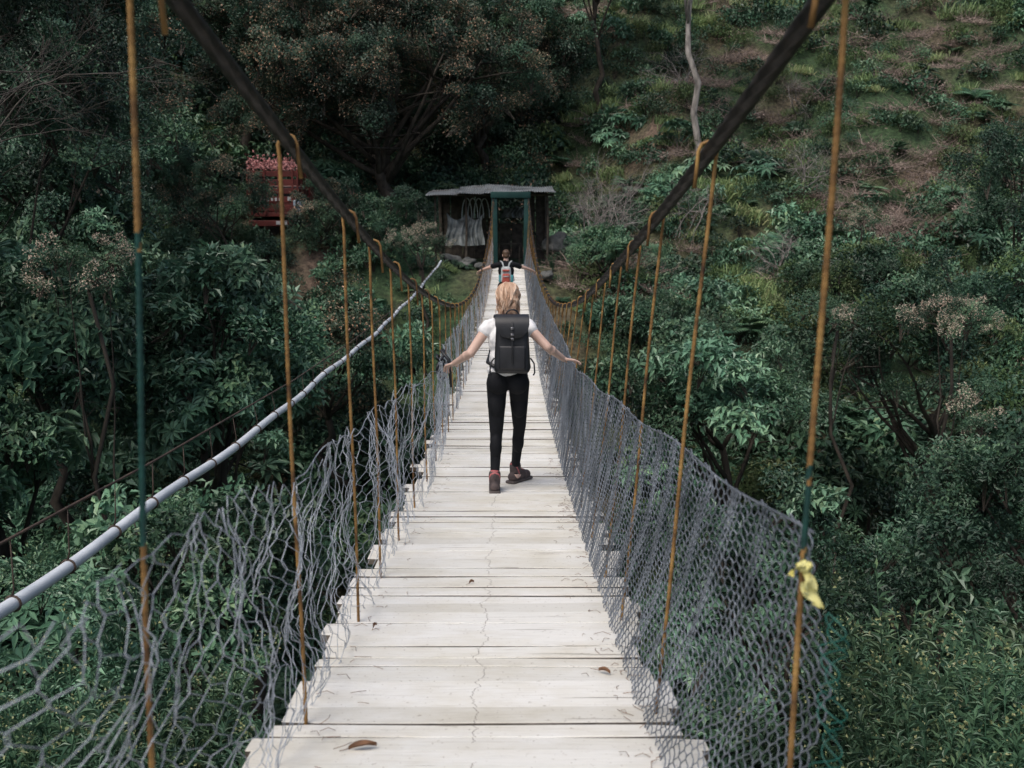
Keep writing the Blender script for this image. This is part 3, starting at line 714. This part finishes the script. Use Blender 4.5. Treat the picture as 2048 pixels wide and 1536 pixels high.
# ------------------------------------------------------------------ truck (rear view, half hidden)
truck=empty('truck',(0,0,0)); tx,ty=-9.0,38.6; tz=gz(tx,ty)+.0
M_red=noisemat('truck_red',(.06,.012,.010),(.15,.026,.020),scale=2,rough=.6)
M_tyre=noisemat('tyre',(.012,.012,.012),(.03,.03,.03),scale=10,rough=.8)
M_white=noisemat('paint_white',(.35,.35,.35),(.5,.5,.5),scale=4,rough=.5)
M_glass=noisemat('glass_dark',(.01,.012,.014),(.02,.022,.025),scale=4,rough=.1)
a=Acc(); TL=2.4
Vt,Ft=rbox((1.9,TL,.16),(tx,ty+TL/2,tz+.95),bev=.02); a.add(Vt,Ft)
for sx in (-.92,.92):
    for k in range(5): Vt,Ft=rbox((.05,TL,.22),(tx+sx,ty+TL/2,tz+1.2+k*.32),bev=.01); a.add(Vt,Ft)
    for k in range(4): Vt,Ft=rbox((.07,.08,1.7),(tx+sx*1.04,ty+.06+k*.76,tz+1.8),bev=.01); a.add(Vt,Ft)
for k in range(5): Vt,Ft=rbox((1.78,.05,.22),(tx,ty+.0,tz+1.2+k*.32),bev=.01); a.add(Vt,Ft)
for k in range(4): Vt,Ft=rbox((.07,.06,1.7),(tx-.8+k*.53,ty-.05,tz+1.8),bev=.01); a.add(Vt,Ft)
Vt,Ft=rbox((1.9,1.5,1.6),(tx,ty+TL+.85,tz+1.4),bev=.15,seg=4,taper=(.9,.75)); a.add(Vt,Ft)
Vt,Ft=rbox((1.8,.08,.22),(tx,ty-.1,tz+.62),bev=.02); a.add(Vt,Ft)
a.build('body',[M_red],smooth=False,parent=truck)
a=Acc()
for sx in (-.78,.78):
    for wy in (.7,TL+.8):
        Vt,Ft=tube([(tx+sx-.14,ty+wy,tz+.42),(tx+sx-.12,ty+wy,tz+.42),(tx+sx+.12,ty+wy,tz+.42),(tx+sx+.14,ty+wy,tz+.42)],[.36,.42,.42,.36],22); a.add(Vt,Ft)
a.build('wheels',[M_tyre],parent=truck)
a=Acc()
Vt,Ft=rbox((.42,.02,.14),(tx+.35,ty-.16,tz+.64),bev=.004); a.add(Vt,Ft)
for k in range(6): Vt,Ft=rbox((.08,.015,.12),(tx-.45+k*.15,ty-.095,tz+1.52),bev=.004); a.add(Vt,Ft)
Vt,Ft=rbox((.14,.015,.16),(tx+.66,ty-.095,tz+1.55),bev=.02); a.add(Vt,Ft)
a.build('plate_and_marks',[M_white],smooth=False,parent=truck)
a=Acc(); Vt,Ft=rbox((1.5,.04,.4),(tx,ty+TL+.1,tz+1.9),bev=.01); a.add(Vt,Ft); a.build('rear_window',[M_glass],parent=truck)
a=Acc(); M_pink=leafmat('pink_petal',[(.36,.13,.13),(.45,.20,.19),(.5,.26,.25)],rough=.8,lo=.9,hi=1.1)
m=700; Pq=np.stack([tx-.1+rng.uniform(-.9,.8,m),ty+rng.uniform(-.1,1.5,m),tz+2.72+np.abs(rng.normal(0,.2,m))],1); leaves(a,Pq,rdir(m),rdir(m),.12,.08,0,rng.uniform(0,1,m))
a.build('flower_load',[M_pink],smooth=False,parent=truck)
fp=[];fi=[]
for i in range(34): 
    x=rng.uniform(-12.5,-4.6); yv=rng.uniform(34.4,37.2); fp.append((x,yv,gz(x,yv)+rng.uniform(.1,.9))); fi.append(rng.choice([2,3,0,10]))
scatter('bank_shrubs',fp,fi,[rng.uniform(.6,.95) for _ in fp])

# ------------------------------------------------------------------ people
class Blob(Acc):
    def cap(s,p0,p1,r0,r1=None,sides=14):
        p0=np.array(p0,float);p1=np.array(p1,float); r1=r0 if r1 is None else r1
        ax=p1-p0; L=np.linalg.norm(ax); ax=ax/(L+1e-9)
        pts=[];rd=[]
        for q in np.linspace(.08,math.pi/2,5): pts.append(p0-ax*r0*math.cos(q)); rd.append(r0*math.sin(q))
        for q in np.linspace(math.pi/2,math.pi-.08,5): pts.append(p1-ax*r1*math.cos(q)); rd.append(r1*math.sin(q))
        P_=np.array(pts); ref=np.array([0,0,1.]) if abs(ax[2])<.9 else np.array([1.,0,0]); e1=unit(np.cross(ax,ref)); e2=np.cross(ax,e1)
        an=np.arange(sides)*2*math.pi/sides; V=[];F=[]
        for p,r in zip(P_,rd): V+=list(p+np.cos(an)[:,None]*e1*r+np.sin(an)[:,None]*e2*r)
        n=len(P_)
        for i in range(n-1):
            for j in range(sides): k=(j+1)%sides; F.append((i*sides+j,i*sides+k,(i+1)*sides+k,(i+1)*sides+j))
        F.append(tuple(range(sides))[::-1]); F.append(tuple((n-1)*sides+j for j in range(sides))); s.add(V,F)
    def ell(s,c,r,M=None):
        bm=bmesh.new(); bmesh.ops.create_icosphere(bm,subdivisions=3,radius=1)
        V=[]
        for v in bm.verts:
            q=Vector((v.co.x*r[0],v.co.y*r[1],v.co.z*r[2])); 
            if M is not None: q=M@q
            V.append((q.x+c[0],q.y+c[1],q.z+c[2]))
        s.add(V,[[v.index for v in f.verts] for f in bm.faces]); bm.free()
    def remesh(s,name,root,vox,mats,pick=None,wr=0,wsc=9,parent=None,sm=3):
        me=bpy.data.meshes.new('tmp'); me.from_pydata(s.V,[],s.F); ob=bpy.data.objects.new('tmp',me); COL.objects.link(ob)
        md=ob.modifiers.new('r','REMESH'); md.mode='VOXEL'; md.voxel_size=vox
        if sm: m2=ob.modifiers.new('s','SMOOTH'); m2.factor=.5; m2.iterations=sm
        dg=bpy.context.evaluated_depsgraph_get(); dg.update()
        nm=bpy.data.meshes.new_from_object(ob.evaluated_get(dg)); bpy.data.objects.remove(ob)
        n=len(nm.vertices); co=np.empty(n*3); nm.vertices.foreach_get('co',co); co=co.reshape(-1,3)
        if wr>0:
            no=np.empty(n*3); nm.vertices.foreach_get('normal',no); no=no.reshape(-1,3)
            dd=np.array([noise.noise(Vector((c[0]*wsc,c[1]*wsc,c[2]*wsc*.6)))+.5*noise.noise(Vector((c[0]*wsc*2.2,c[1]*wsc*2.2,c[2]*wsc*1.6))) for c in co]); co=co+no*dd[:,None]*wr
        nm.vertices.foreach_set('co',co.ravel())
        nm.materials.clear()
        for m in mats: nm.materials.append(m)
        k=len(nm.polygons); ce=np.empty(k*3); nm.polygons.foreach_get('center',ce); ce=ce.reshape(-1,3)
        mi=np.zeros(k,int) if pick is None else pick(ce).astype(int)
        nm.polygons.foreach_set('material_index',mi); nm.polygons.foreach_set('use_smooth',[True]*k); nm.update(); nm.name=name
        o=bpy.data.objects.new(name,nm); o.location=root; COL.objects.link(o)
        if parent: o.parent=parent
        return o
def v3(*a): return np.array(a,float)
def hand(B,wr,d,nrm,side,curl=(.35,.8,1.2),sc=1.0,spread=.10):
    d=unit(np.array(d,float)); nrm=np.array(nrm,float); nrm=unit(nrm-d*np.dot(nrm,d)); side=np.array(side,float); s=unit(side-d*np.dot(side,d)-nrm*np.dot(side,nrm))
    kn=[]
    for i in range(4):
        k=wr+d*(.086-.004*abs(i-1))*sc+s*(1.5-i)*.0195*sc; kn.append(k)
        B.cap(wr+s*(1.5-i)*.011*sc+d*.01,k,.0125*sc,.0098*sc,10)
    for i,L in enumerate((.068,.077,.071,.056)):
        L*=sc; p=kn[i]; sp=s*(1.5-i)*spread
        for q,(fr_,an) in enumerate(zip((.44,.31,.25),curl)):
            dd=unit(d*math.cos(an)-nrm*math.sin(an)+sp); e=p+dd*L*fr_; B.cap(p,e,(.0083-.0007*q)*sc,(.0078-.0008*q)*sc,8); p=e
    t0=wr+d*.022*sc+s*.022*sc; t1=t0+unit(d*.6+s*.8-nrm*.25)*.038*sc; t2=t1+unit(d*.85+s*.35-nrm*.5)*.028*sc
    B.cap(t0-s*.01,t1,.0125*sc,.0095*sc,8); B.cap(t1,t2,.0095*sc,.0075*sc,8)
M_skin=noisemat('skin',(.56,.38,.31),(.68,.48,.40),scale=7,rough=.5)
M_skin2=noisemat('skin_tan',(.50,.33,.26),(.62,.42,.34),scale=7,rough=.5)
M_leg=noisemat('leggings_black',(.005,.006,.008),(.010,.011,.014),scale=9,rough=.8,spec=.25)
M_shirt=noisemat('tshirt_white',(.74,.75,.77),(.82,.82,.83),scale=5,rough=.85)
M_tblack=noisemat('tshirt_black',(.006,.007,.009),(.012,.013,.016),scale=6,rough=.9,spec=.2)
M_blue=noisemat('shirt_blue',(.20,.26,.31),(.32,.38,.43),scale=6,rough=.85)
M_boot=noisemat('boot_suede',(.035,.028,.030),(.10,.075,.072),scale=25,rough=.75,bump=.3,bscale=200,dist=.001)
M_sole=noisemat('boot_sole',(.05,.042,.042),(.10,.085,.08),scale=20,rough=.8)
M_pinkt=noisemat('boot_pink',(.38,.09,.10),(.45,.14,.14),scale=20,rough=.6)
M_eye=noisemat('eye',(.7,.7,.7),(.75,.75,.75),scale=5,rough=.2); M_iris=noisemat('iris',(.05,.08,.1),(.08,.11,.13),scale=5,rough=.2)
M_lip=noisemat('lips',(.42,.14,.13),(.48,.18,.16),scale=9,rough=.45)
M_hairb=noisemat('hair_brown',(.05,.03,.018),(.12,.07,.04),scale=60,rough=.5)
def hairmat():
    m,nt,b,out=newmat('hair_blonde'); at=nt.nodes.new('ShaderNodeAttribute'); at.attribute_name='v'
    r=ramp(nt,[(0,(.20,.105,.065)),(.35,(.46,.28,.18)),(.75,(.68,.48,.35)),(1,(.86,.71,.58))]); nt.links.new(at.outputs['Fac'],r.inputs[0]); nt.links.new(r.outputs[0],b.inputs['Base Color'])
    b.inputs['Roughness'].default_value=.42; return m
M_hair=hairmat()
def head(B,c,Mh,ear=True,s=1.0):
    def T_(x,y,z): q=Mh@Vector((x*s,y*s,z*s)); return (c[0]+q.x,c[1]+q.y,c[2]+q.z)
    B.ell(T_(0,-.008,.015),(.073*s,.09*s,.092*s),Mh); B.ell(T_(0,.022,-.035),(.058*s,.066*s,.07*s),Mh)
    B.ell(T_(0,.055,-.085),(.026*s,.024*s,.02*s),Mh)
    B.cap(T_(0,.085,.0),T_(0,.104,-.033),.009*s,.013*s,10); B.ell(T_(0,.075,.022),(.05*s,.02*s,.012*s),Mh)
    for q in (-1,1):
        B.ell(T_(q*.032,.075,-.03),(.02*s,.016*s,.018*s),Mh); B.ell(T_(q*.075,-.005,-.012),(.009*s,.018*s,.03*s),Mh)
    B.ell(T_(0,.083,-.056),(.022*s,.012*s,.006*s),Mh); B.ell(T_(0,.081,-.066),(.019*s,.012*s,.006*s),Mh)
    return T_
def facebits(par,root,T_):
    a=Blob()
    for q in (-1,1): a.ell(T_(q*.031,.078,.004),(.0125,.010,.009))
    o=a.build('eyes',[M_eye],parent=par); o.location=root
    a=Blob()
    for q in (-1,1): a.ell(T_(q*.031,.0868,.003),(.0055,.003,.0055))
    o=a.build('irises',[M_iris],parent=par); o.location=root
    a=Blob(); a.ell(T_(0,.0905,-.0575),(.018,.005,.0035)); a.ell(T_(0,.088,-.066),(.015,.005,.004)); o=a.build('lips',[M_lip],parent=par); o.location=root

def person_woman():
    y0=7.2; root=(.10,y0,float(zd(y0)))
    par=empty('woman',(0,0,0))
    hL,kL,aL=v3(-.080,0,.82),v3(-.086,.03,.45),v3(-.098,-.03,.10)
    hR,kR,aR_=v3(.080,.01,.82),v3(.086,.21,.45),v3(.055,.36,.085)
    sL,eL,wL=v3(-.138,.03,1.235),v3(-.270,-.06,1.045),v3(-.400,.11,.945)
    sR,eR,wR=v3(.138,.03,1.235),v3(.285,-.07,1.09),v3(.410,.07,.985)
    B=Blob()
    B.ell((0,0,.87),(.148,.103,.11)); B.ell((-.068,-.045,.835),(.086,.085,.095)); B.ell((.068,-.045,.835),(.086,.085,.095))
    B.ell((0,.005,1.0),(.118,.090,.13)); B.ell((0,.015,1.13),(.128,.098,.14)); B.ell((-.055,.085,1.13),(.053,.05,.055)); B.ell((.055,.085,1.13),(.053,.05,.055))
    B.cap(sL+v3(.03,0,-.01),sR-v3(.03,0,.01),.050); B.cap((0,.035,1.25),(-.11,.03,1.25),.048,.038); B.cap((0,.035,1.25),(.11,.03,1.25),.048,.038)
    B.cap((0,.03,1.26),(0,.065,1.36),.048,.046)
    for h,k,a_ in ((hL,kL,aL),(hR,kR,aR_)):
        B.cap(h,k,.080,.050); m=h*.6+k*.4; B.ell(m+v3(0,-.01,0),(.068,.072,.13)); B.cap(k,a_,.048,.032); mm=k*.68+a_*.32; B.ell(mm+v3(0,-.018,0),(.046,.048,.095)); B.cap(a_,a_+v3(0,.01,-.04),.034,.036)
    B.cap(aL+v3(0,-.02,-.05),aL+v3(-.01,.13,-.065),.034,.026); B.cap(aR_+v3(0,-.02,-.05),aR_+v3(.07,.11,-.065),.034,.026)
    for s_,e_,w_ in ((sL,eL,wL),(sR,eR,wR)):
        B.cap(s_,e_,.041,.033); B.cap(e_,w_,.033,.022); B.ell(e_*.75+w_*.25,(.035,.035,.035))
    hand(B,wL,(-.50,.80,-.25),(-.2,.15,1),(.9,.35,0),curl=(.5,1.0,1.5),spread=.08)
    hand(B,wR,(.86,.45,-.16),(.1,.1,1),(-.5,.85,0),curl=(.2,.45,.7),spread=.18)
    Mh=Euler((R(-24),0,R(4))).to_matrix(); hc=(.0,.085,1.42)
    T_=head(B,hc,Mh,s=.98)
    def pick(c): return np.where((c[:,2]<.93)&(np.abs(c[:,0])<.24)&(c[:,2]>.05),1,0)
    B.remesh('body',root,.0042,[M_skin,M_leg],pick,parent=par); facebits(par,root,T_)
    B=Blob(); B.ell((0,.0,.99),(.138,.108,.13)); B.ell((0,.015,1.13),(.145,.114,.145)); B.ell((0,.05,1.12),(.120,.09,.10)); B.ell((0,0,.915),(.155,.116,.07))
    B.cap(sL+v3(.02,0,-.008),sR-v3(.02,0,.008),.057); B.cap((0,.035,1.235),(-.12,.03,1.25),.052,.045); B.cap((0,.035,1.235),(.12,.03,1.25),.052,.045)
    for s_,e_ in ((sL,eL),(sR,eR)): B.cap(s_,s_*.80+e_*.20,.052,.053)
    B.remesh('tshirt',root,.005,[M_shirt],None,wr=.009,wsc=15,parent=par,sm=2)
    for nm,a_,dr,lift in (('boot',aL,v3(-.03,1,0),0.0),('boot',aR_,v3(.62,.78,0),-.027)):
        dr=unit(dr); B=Blob()
        base=v3(a_[0],a_[1],lift)
        B.cap(base+v3(0,0,.135),base+v3(0,0,.06),.046,.042); B.cap(base-dr*.03+v3(0,0,.05),base+dr*.14+v3(0,0,.042),.040,.036); B.ell(base+dr*.09+v3(0,0,.06),(.035,.043,.035)); B.cap(base+v3(0,0,.10),base+dr*.06+v3(0,0,.06),.040,.035)
        sdv=np.cross(dr,[0,0,1])
        B.remesh(nm,root,.006,[M_boot,M_pinkt],lambda c,b=base,d=dr: np.where((np.abs(c[:,2]-b[2]-.172)<.007)|((np.abs(((c-b)@d)+.005+(c[:,2]-b[2]-.09)*.5)<.005)&(c[:,2]-b[2]>.05)),1,0),parent=par)
        a=Acc(); an=math.atan2(dr[1],dr[0])-math.pi/2; Vt,Ft=rbox((.084,.255,.024),tuple(base+dr*.052+v3(0,0,.013)),(0,0,an),bev=.011,seg=3); a.add(Vt,Ft,0)
        for k in range(5):
            p=base+dr*(.05+.018*k)+v3(0,0,.115-.012*k)
            Vt,Ft=tube([p-sdv*.028-v3(0,0,.012),p+v3(0,0,.004),p+sdv*.028-v3(0,0,.012)],.0025,5); a.add(Vt,Ft,1)
        o=a.build('sole_and_laces',[M_sole,M_pinkt],parent=par); o.location=root
    a=Acc(); C=np.array(hc)
    Mi=np.array(Mh)
    B=Blob(); B.ell(tuple(C+Mi@v3(0,-.016,.026)),(.077,.088,.087),Mh); B.ell(tuple(C+Mi@v3(0,-.045,-.03)),(.060,.056,.078),Mh); B.remesh('hair_base',root,.006,[noisemat('hair_base',(.22,.12,.075),(.42,.26,.16),scale=40,rough=.5,stretch=(1,1,.15))],parent=par)
    for i in range(900):
        lock=i//9; lr=np.random.default_rng(lock); 
        th=lr.uniform(-.15*math.pi,1.15*math.pi)+math.pi+rng.normal(0,.05)
        pts=[]; el0=lr.uniform(.25,1.45); lng=lr.uniform(.30,1.2)+rng.normal(0,.05); wv=lr.uniform(0,6.28)+rng.normal(0,.15); ex=lr.uniform(1.0,1.09)+rng.normal(0,.01); wild=1 if lr.uniform()<.75 else 2.6; tone=lr.normal(.5,.28)
        for q in np.linspace(0,1,11):
            e=el0-(el0+.35)*min(1,q*1.7)
            p=v3(.078*math.cos(e)*math.cos(th),.091*math.cos(e)*math.sin(th)-.014,.090*math.sin(e)+.026)*ex
            p=Mi@p+C
            p=p+v3(.004*math.sin(wv+q*8)*wild,.004*math.cos(wv*2+q*6),.002*math.sin(wv*3+q*7))
            if q>.5:
                f=(q-.5)*2; p=p+v3((-math.cos(th)*.018+.010*wild*math.sin(wv+q*9))*f,-.028*f+.008*math.cos(wv+q*7)*f,-.125*f*lng)
            pts.append(p)
        Vt,Ft=tube(pts,[.0022]*8+[.0017,.0011,.0004],3,False); a.add(Vt,Ft,0,np.clip(tone+rng.normal(0,.07),0,1))
    o=a.build('hair',[M_hair],parent=par); o.location=root
    bp=empty('backpack',(0,0,0)); bp.parent=par; a=Acc(); cx,cy=.032,-.165
    Vt,Ft=rbox((.262,.13,.37),(cx,cy,1.10),(R(-3),0,R(-3)),bev=.04,seg=4,taper=(.86,.8)); 
    Vt=[(v[0]+.004*noise.noise(Vector(v)*14),v[1]+.006*noise.noise(Vector(v)*11),v[2]) for v in Vt]; a.add(Vt,Ft)
    Vt,Ft=rbox((.225,.115,.06),(cx,cy+.005,1.302),(R(-3),0,R(-2)),bev=.022,seg=3,taper=(1.08,.7)); a.add(Vt,Ft)
    fl_=[(1.325,cy+.04,.225),(1.338,cy-.01,.235),(1.315,cy-.062,.24),(1.27,cy-.082,.24),(1.22,cy-.088,.21),(1.185,cy-.088,.14),(1.175,cy-.087,.06)]
    Vv=[];Ff=[]
    for zz,yy_,w in fl_:
        for u in np.linspace(-.5,.5,7): Vv.append((cx+u*w,yy_-.004*math.cos(u*3),zz)); 
    n=len(fl_)
    for zz,yy_,w in fl_:
        for u in np.linspace(-.5,.5,7): Vv.append((cx+u*w,yy_+.006,zz-.004))
    for k in range(n-1):
        for j in range(6):
            q=k*7+j; Ff.append((q,q+1,q+8,q+7)); Ff.append((q+7*n+7,q+7*n+8,q+7*n+1,q+7*n))
    a.add(Vv,Ff)
    Vt,Ft=rbox((.19,.035,.17),(cx,cy-.066,1.035),(R(-3),0,R(-3)),bev=.015,seg=3); a.add(Vt,Ft)
    th=np.linspace(0,math.pi,10); Vt,Ft=tube([(cx+.045*math.cos(q),cy+.045,1.325+.04*math.sin(q)) for q in th],.006,6); a.add(Vt,Ft)
    for sg in (-1,1):
        Vt,Ft=tube([(cx+sg*.07,cy+.05,1.29),(sg*.088,-.045,1.305),(sg*.092,.035,1.305),(sg*.095,.11,1.25),(sg*.105,.14,1.14),(sg*.13,.09,1.02),(sg*.148,.0,.97),(cx+sg*.12,cy+.05,.95)],[.014]*8,8); a.add(Vt,Ft)
        Vt,Ft=tube([(cx+sg*.13,cy+.02,1.02),(cx+sg*.155,cy+.0,.985),(cx+sg*.160,cy-.01,.92),(cx+sg*.15,cy-.01,.90)],.006,5); a.add(Vt,Ft)
    Vt,Ft=rbox((.012,.004,.30),(cx+.0,cy-.096,1.14),(R(-2),0,0),bev=.001,seg=1); a.add(Vt,Ft)
    o=a.build('pack_body',[M_black],parent=bp); o.location=root
    a=Acc()
    for zz in (1.245,1.20,1.17): Vt,Ft=rbox((.024,.008,.016),(cx,cy-.102,zz),bev=.003,seg=2); a.add(Vt,Ft)
    o=a.build('buckles',[noisemat('buckle_metal',(.10,.10,.11),(.3,.3,.32),scale=20,rough=.3,metal=.9)],parent=bp); o.location=root
person_woman()

def person_man(name,x0,y0,z0,arms,shirt,short,skin,packed,yaw=0):
    root=(x0,y0,z0); par=empty(name,(0,0,0))
    B=Blob()
    hL,kL,aL=v3(-.09,0,.86),v3(-.10,.10,.47),v3(-.10,.05,.09); hR,kR,aR_=v3(.09,0,.86),v3(.10,-.02,.47),v3(.10,-.16,.10)
    B.ell((0,0,.90),(.155,.11,.11)); B.ell((0,-.03,.86),(.145,.10,.09)); B.ell((0,0,1.04),(.14,.10,.13)); B.ell((0,.0,1.2),(.165,.115,.16)); B.cap((-.15,0,1.335),(.15,0,1.335),.058); B.cap((0,0,1.33),(0,.03,1.45),.056,.054)
    for h,k,a_ in ((hL,kL,aL),(hR,kR,aR_)): B.cap(h,k,.085,.055); B.cap(k,a_,.053,.036); B.ell(k*.68+a_*.32+v3(0,-.018,0),(.052,.054,.10))
    if arms=='out':
        A=[(v3(-.19,.01,1.33),v3(-.40,.12,1.26),v3(-.565,.27,1.195)),(v3(.19,.01,1.33),v3(.41,.12,1.26),v3(.585,.27,1.195))]
    else: A=[(v3(-.19,0,1.33),v3(-.24,-.02,1.07),v3(-.22,.08,.85)),(v3(.19,0,1.33),v3(.24,-.02,1.07),v3(.15,.2,1.02))]
    for i,(s_,e_,w_) in enumerate(A):
        B.cap(s_,e_,.049,.039); B.cap(e_,w_,.038,.026); sg=-1 if i==0 else 1
        d=(w_-e_); hand(B,w_,unit(d)+v3(0,.3,-.25),(0,.1,1) if arms=='out' else (sg,0,.2),(-sg*.5,.8,0) ,curl=(.5,1.0,1.4),sc=1.08,spread=.14)
    Mh=Euler((R(-8),0,0)).to_matrix(); hc=(0,.045,1.545); T_=head(B,hc,Mh,s=1.03)
    B.remesh('body',root,.0055,[skin],None,parent=par); facebits(par,root,T_)
    B=Blob(); B.ell((0,0,1.0),(.162,.125,.15)); B.ell((0,0,1.2),(.18,.132,.165)); B.cap((-.155,0,1.335),(.155,0,1.335),.067); B.cap((0,0,1.33),(0,.01,1.385),.072,.06)
    for s_,e_,w_ in A: B.cap(s_,s_*.5+e_*.5,.062,.058)
    B.remesh('tshirt',root,.008,[shirt],None,wr=.008,wsc=12,parent=par)
    B=Blob(); B.ell((0,0,.90),(.17,.125,.10)); B.ell((0,-.03,.86),(.16,.115,.09))
    for h,k in ((hL,kL),(hR,kR)): B.cap(h,h*.2+k*.8,.10,.078)
    B.remesh('shorts',root,.008,[short],None,wr=.006,wsc=12,parent=par)
    for a_ in (aL,aR_):
        B=Blob(); b=v3(a_[0],a_[1],0); B.cap(b+v3(0,-.03,.05),b+v3(0,.15,.042),.045,.038); B.cap(b+v3(0,0,.11),b+v3(0,0,.06),.045,.046); B.cap(b+v3(0,-.03,.026),b+v3(0,.16,.026),.03,.03); B.remesh('shoe',root,.008,[M_boot],None,parent=par)
    B=Blob(); C=np.array(hc); Mi=np.array(Mh); B.ell(tuple(C+Mi@v3(0,-.018,.033)),(.081,.092,.087),Mh); B.ell(tuple(C+Mi@v3(0,-.05,-.02)),(.068,.055,.06),Mh); B.remesh('hair',root,.005,[M_hairb],None,wr=.005,wsc=60,parent=par,sm=1)
    if packed:
        bp=empty('backpack',(0,0,0)); bp.parent=par
        mw=noisemat('pack_grey',(.30,.33,.34),(.5,.53,.53),scale=8,rough=.7); mr=noisemat('pack_red',(.34,.07,.05),(.46,.10,.08),scale=8,rough=.7); mt=noisemat('pack_teal',(.05,.25,.28),(.08,.33,.36),scale=8,rough=.7)
        a=Acc()
        Vt,Ft=rbox((.25,.15,.34),(0,-.19,1.13),(R(-3),0,0),bev=.045,seg=4,taper=(.80,.8)); a.add(Vt,Ft,0)
        Vt,Ft=rbox((.17,.06,.20),(0,-.275,1.05),(R(-3),0,0),bev=.025,seg=3,taper=(.9,.9)); a.add(Vt,Ft,1)
        Vt,Ft=rbox((.16,.05,.04),(0,-.27,1.22),(0,0,0),bev=.015,seg=3); a.add(Vt,Ft,1)
        for sg in (-1,1):
            Vt,Ft=rbox((.05,.10,.16),(sg*.13,-.20,1.04),(0,0,0),bev=.02,seg=3); a.add(Vt,Ft,2)
            Vt,Ft=tube([(sg*.05,-.13,1.28),(sg*.08,-.07,1.38),(sg*.12,.02,1.41),(sg*.12,.11,1.33),(sg*.13,.14,1.2),(sg*.16,.08,1.05),(sg*.17,-.05,.99),(sg*.12,-.14,.98)],.017,8); a.add(Vt,Ft,0)
        Vt,Ft=rbox((.12,.01,.025),(0,-.31,1.09),bev=.004,seg=1); a.add(Vt,Ft,0)
        o=a.build('pack_body',[mw,mr,mt],parent=bp); o.location=root
    if yaw: 
        par.location=(x0,y0,0); par.rotation_euler=(0,0,yaw)
        for c in par.children: c.location=(0,0,z0) if c.type=='MESH' else (0,0,0)
person_man('man',0.0,22.0,float(zd(22)),'out',M_tblack,M_leg,M_skin2,True)
person_man('bystander',-7.7,37.0,gz(-7.7,37)+.0,'down',M_blue,M_leg,M_skin2,False,yaw=1.2)

# ------------------------------------------------------------------ light, sky, camera
w=bpy.data.worlds.new('World'); scene.world=w; w.use_nodes=True; nt=w.node_tree
bg=nt.nodes.get('Background') or nt.nodes.new('ShaderNodeBackground')
sky=nt.nodes.new('ShaderNodeTexSky'); sky.sky_type='NISHITA'; sky.sun_disc=False
EL=R(60); RO=R(215)
sky.sun_elevation=EL; sky.sun_rotation=RO; sky.dust_density=5; sky.air_density=1.0; sky.ozone_density=1.0
nt.links.new(sky.outputs[0],bg.inputs[0]); bg.inputs[1].default_value=.15
sd=Vector((math.sin(RO)*math.cos(EL),math.cos(RO)*math.cos(EL),math.sin(EL)))
sl=bpy.data.lights.new('sun','SUN'); sl.energy=1.5; sl.angle=R(28); sl.color=(1,.97,.92)
so=bpy.data.objects.new('sun',sl); so.rotation_euler=sd.to_track_quat('Z','Y').to_euler(); COL.objects.link(so)
cam=bpy.data.cameras.new('camera'); cam.lens=35; cam.sensor_width=36; cam.clip_end=1000; cam.clip_start=.05
cam.dof.use_dof=True; cam.dof.focus_distance=7.3; cam.dof.aperture_fstop=4.0
co=bpy.data.objects.new('camera',cam); co.location=(.13,0,0); co.rotation_euler=(R(90-9.1),0,0); COL.objects.link(co); scene.camera=co
scene.view_settings.view_transform='Standard'; scene.view_settings.look='None'; scene.view_settings.exposure=0
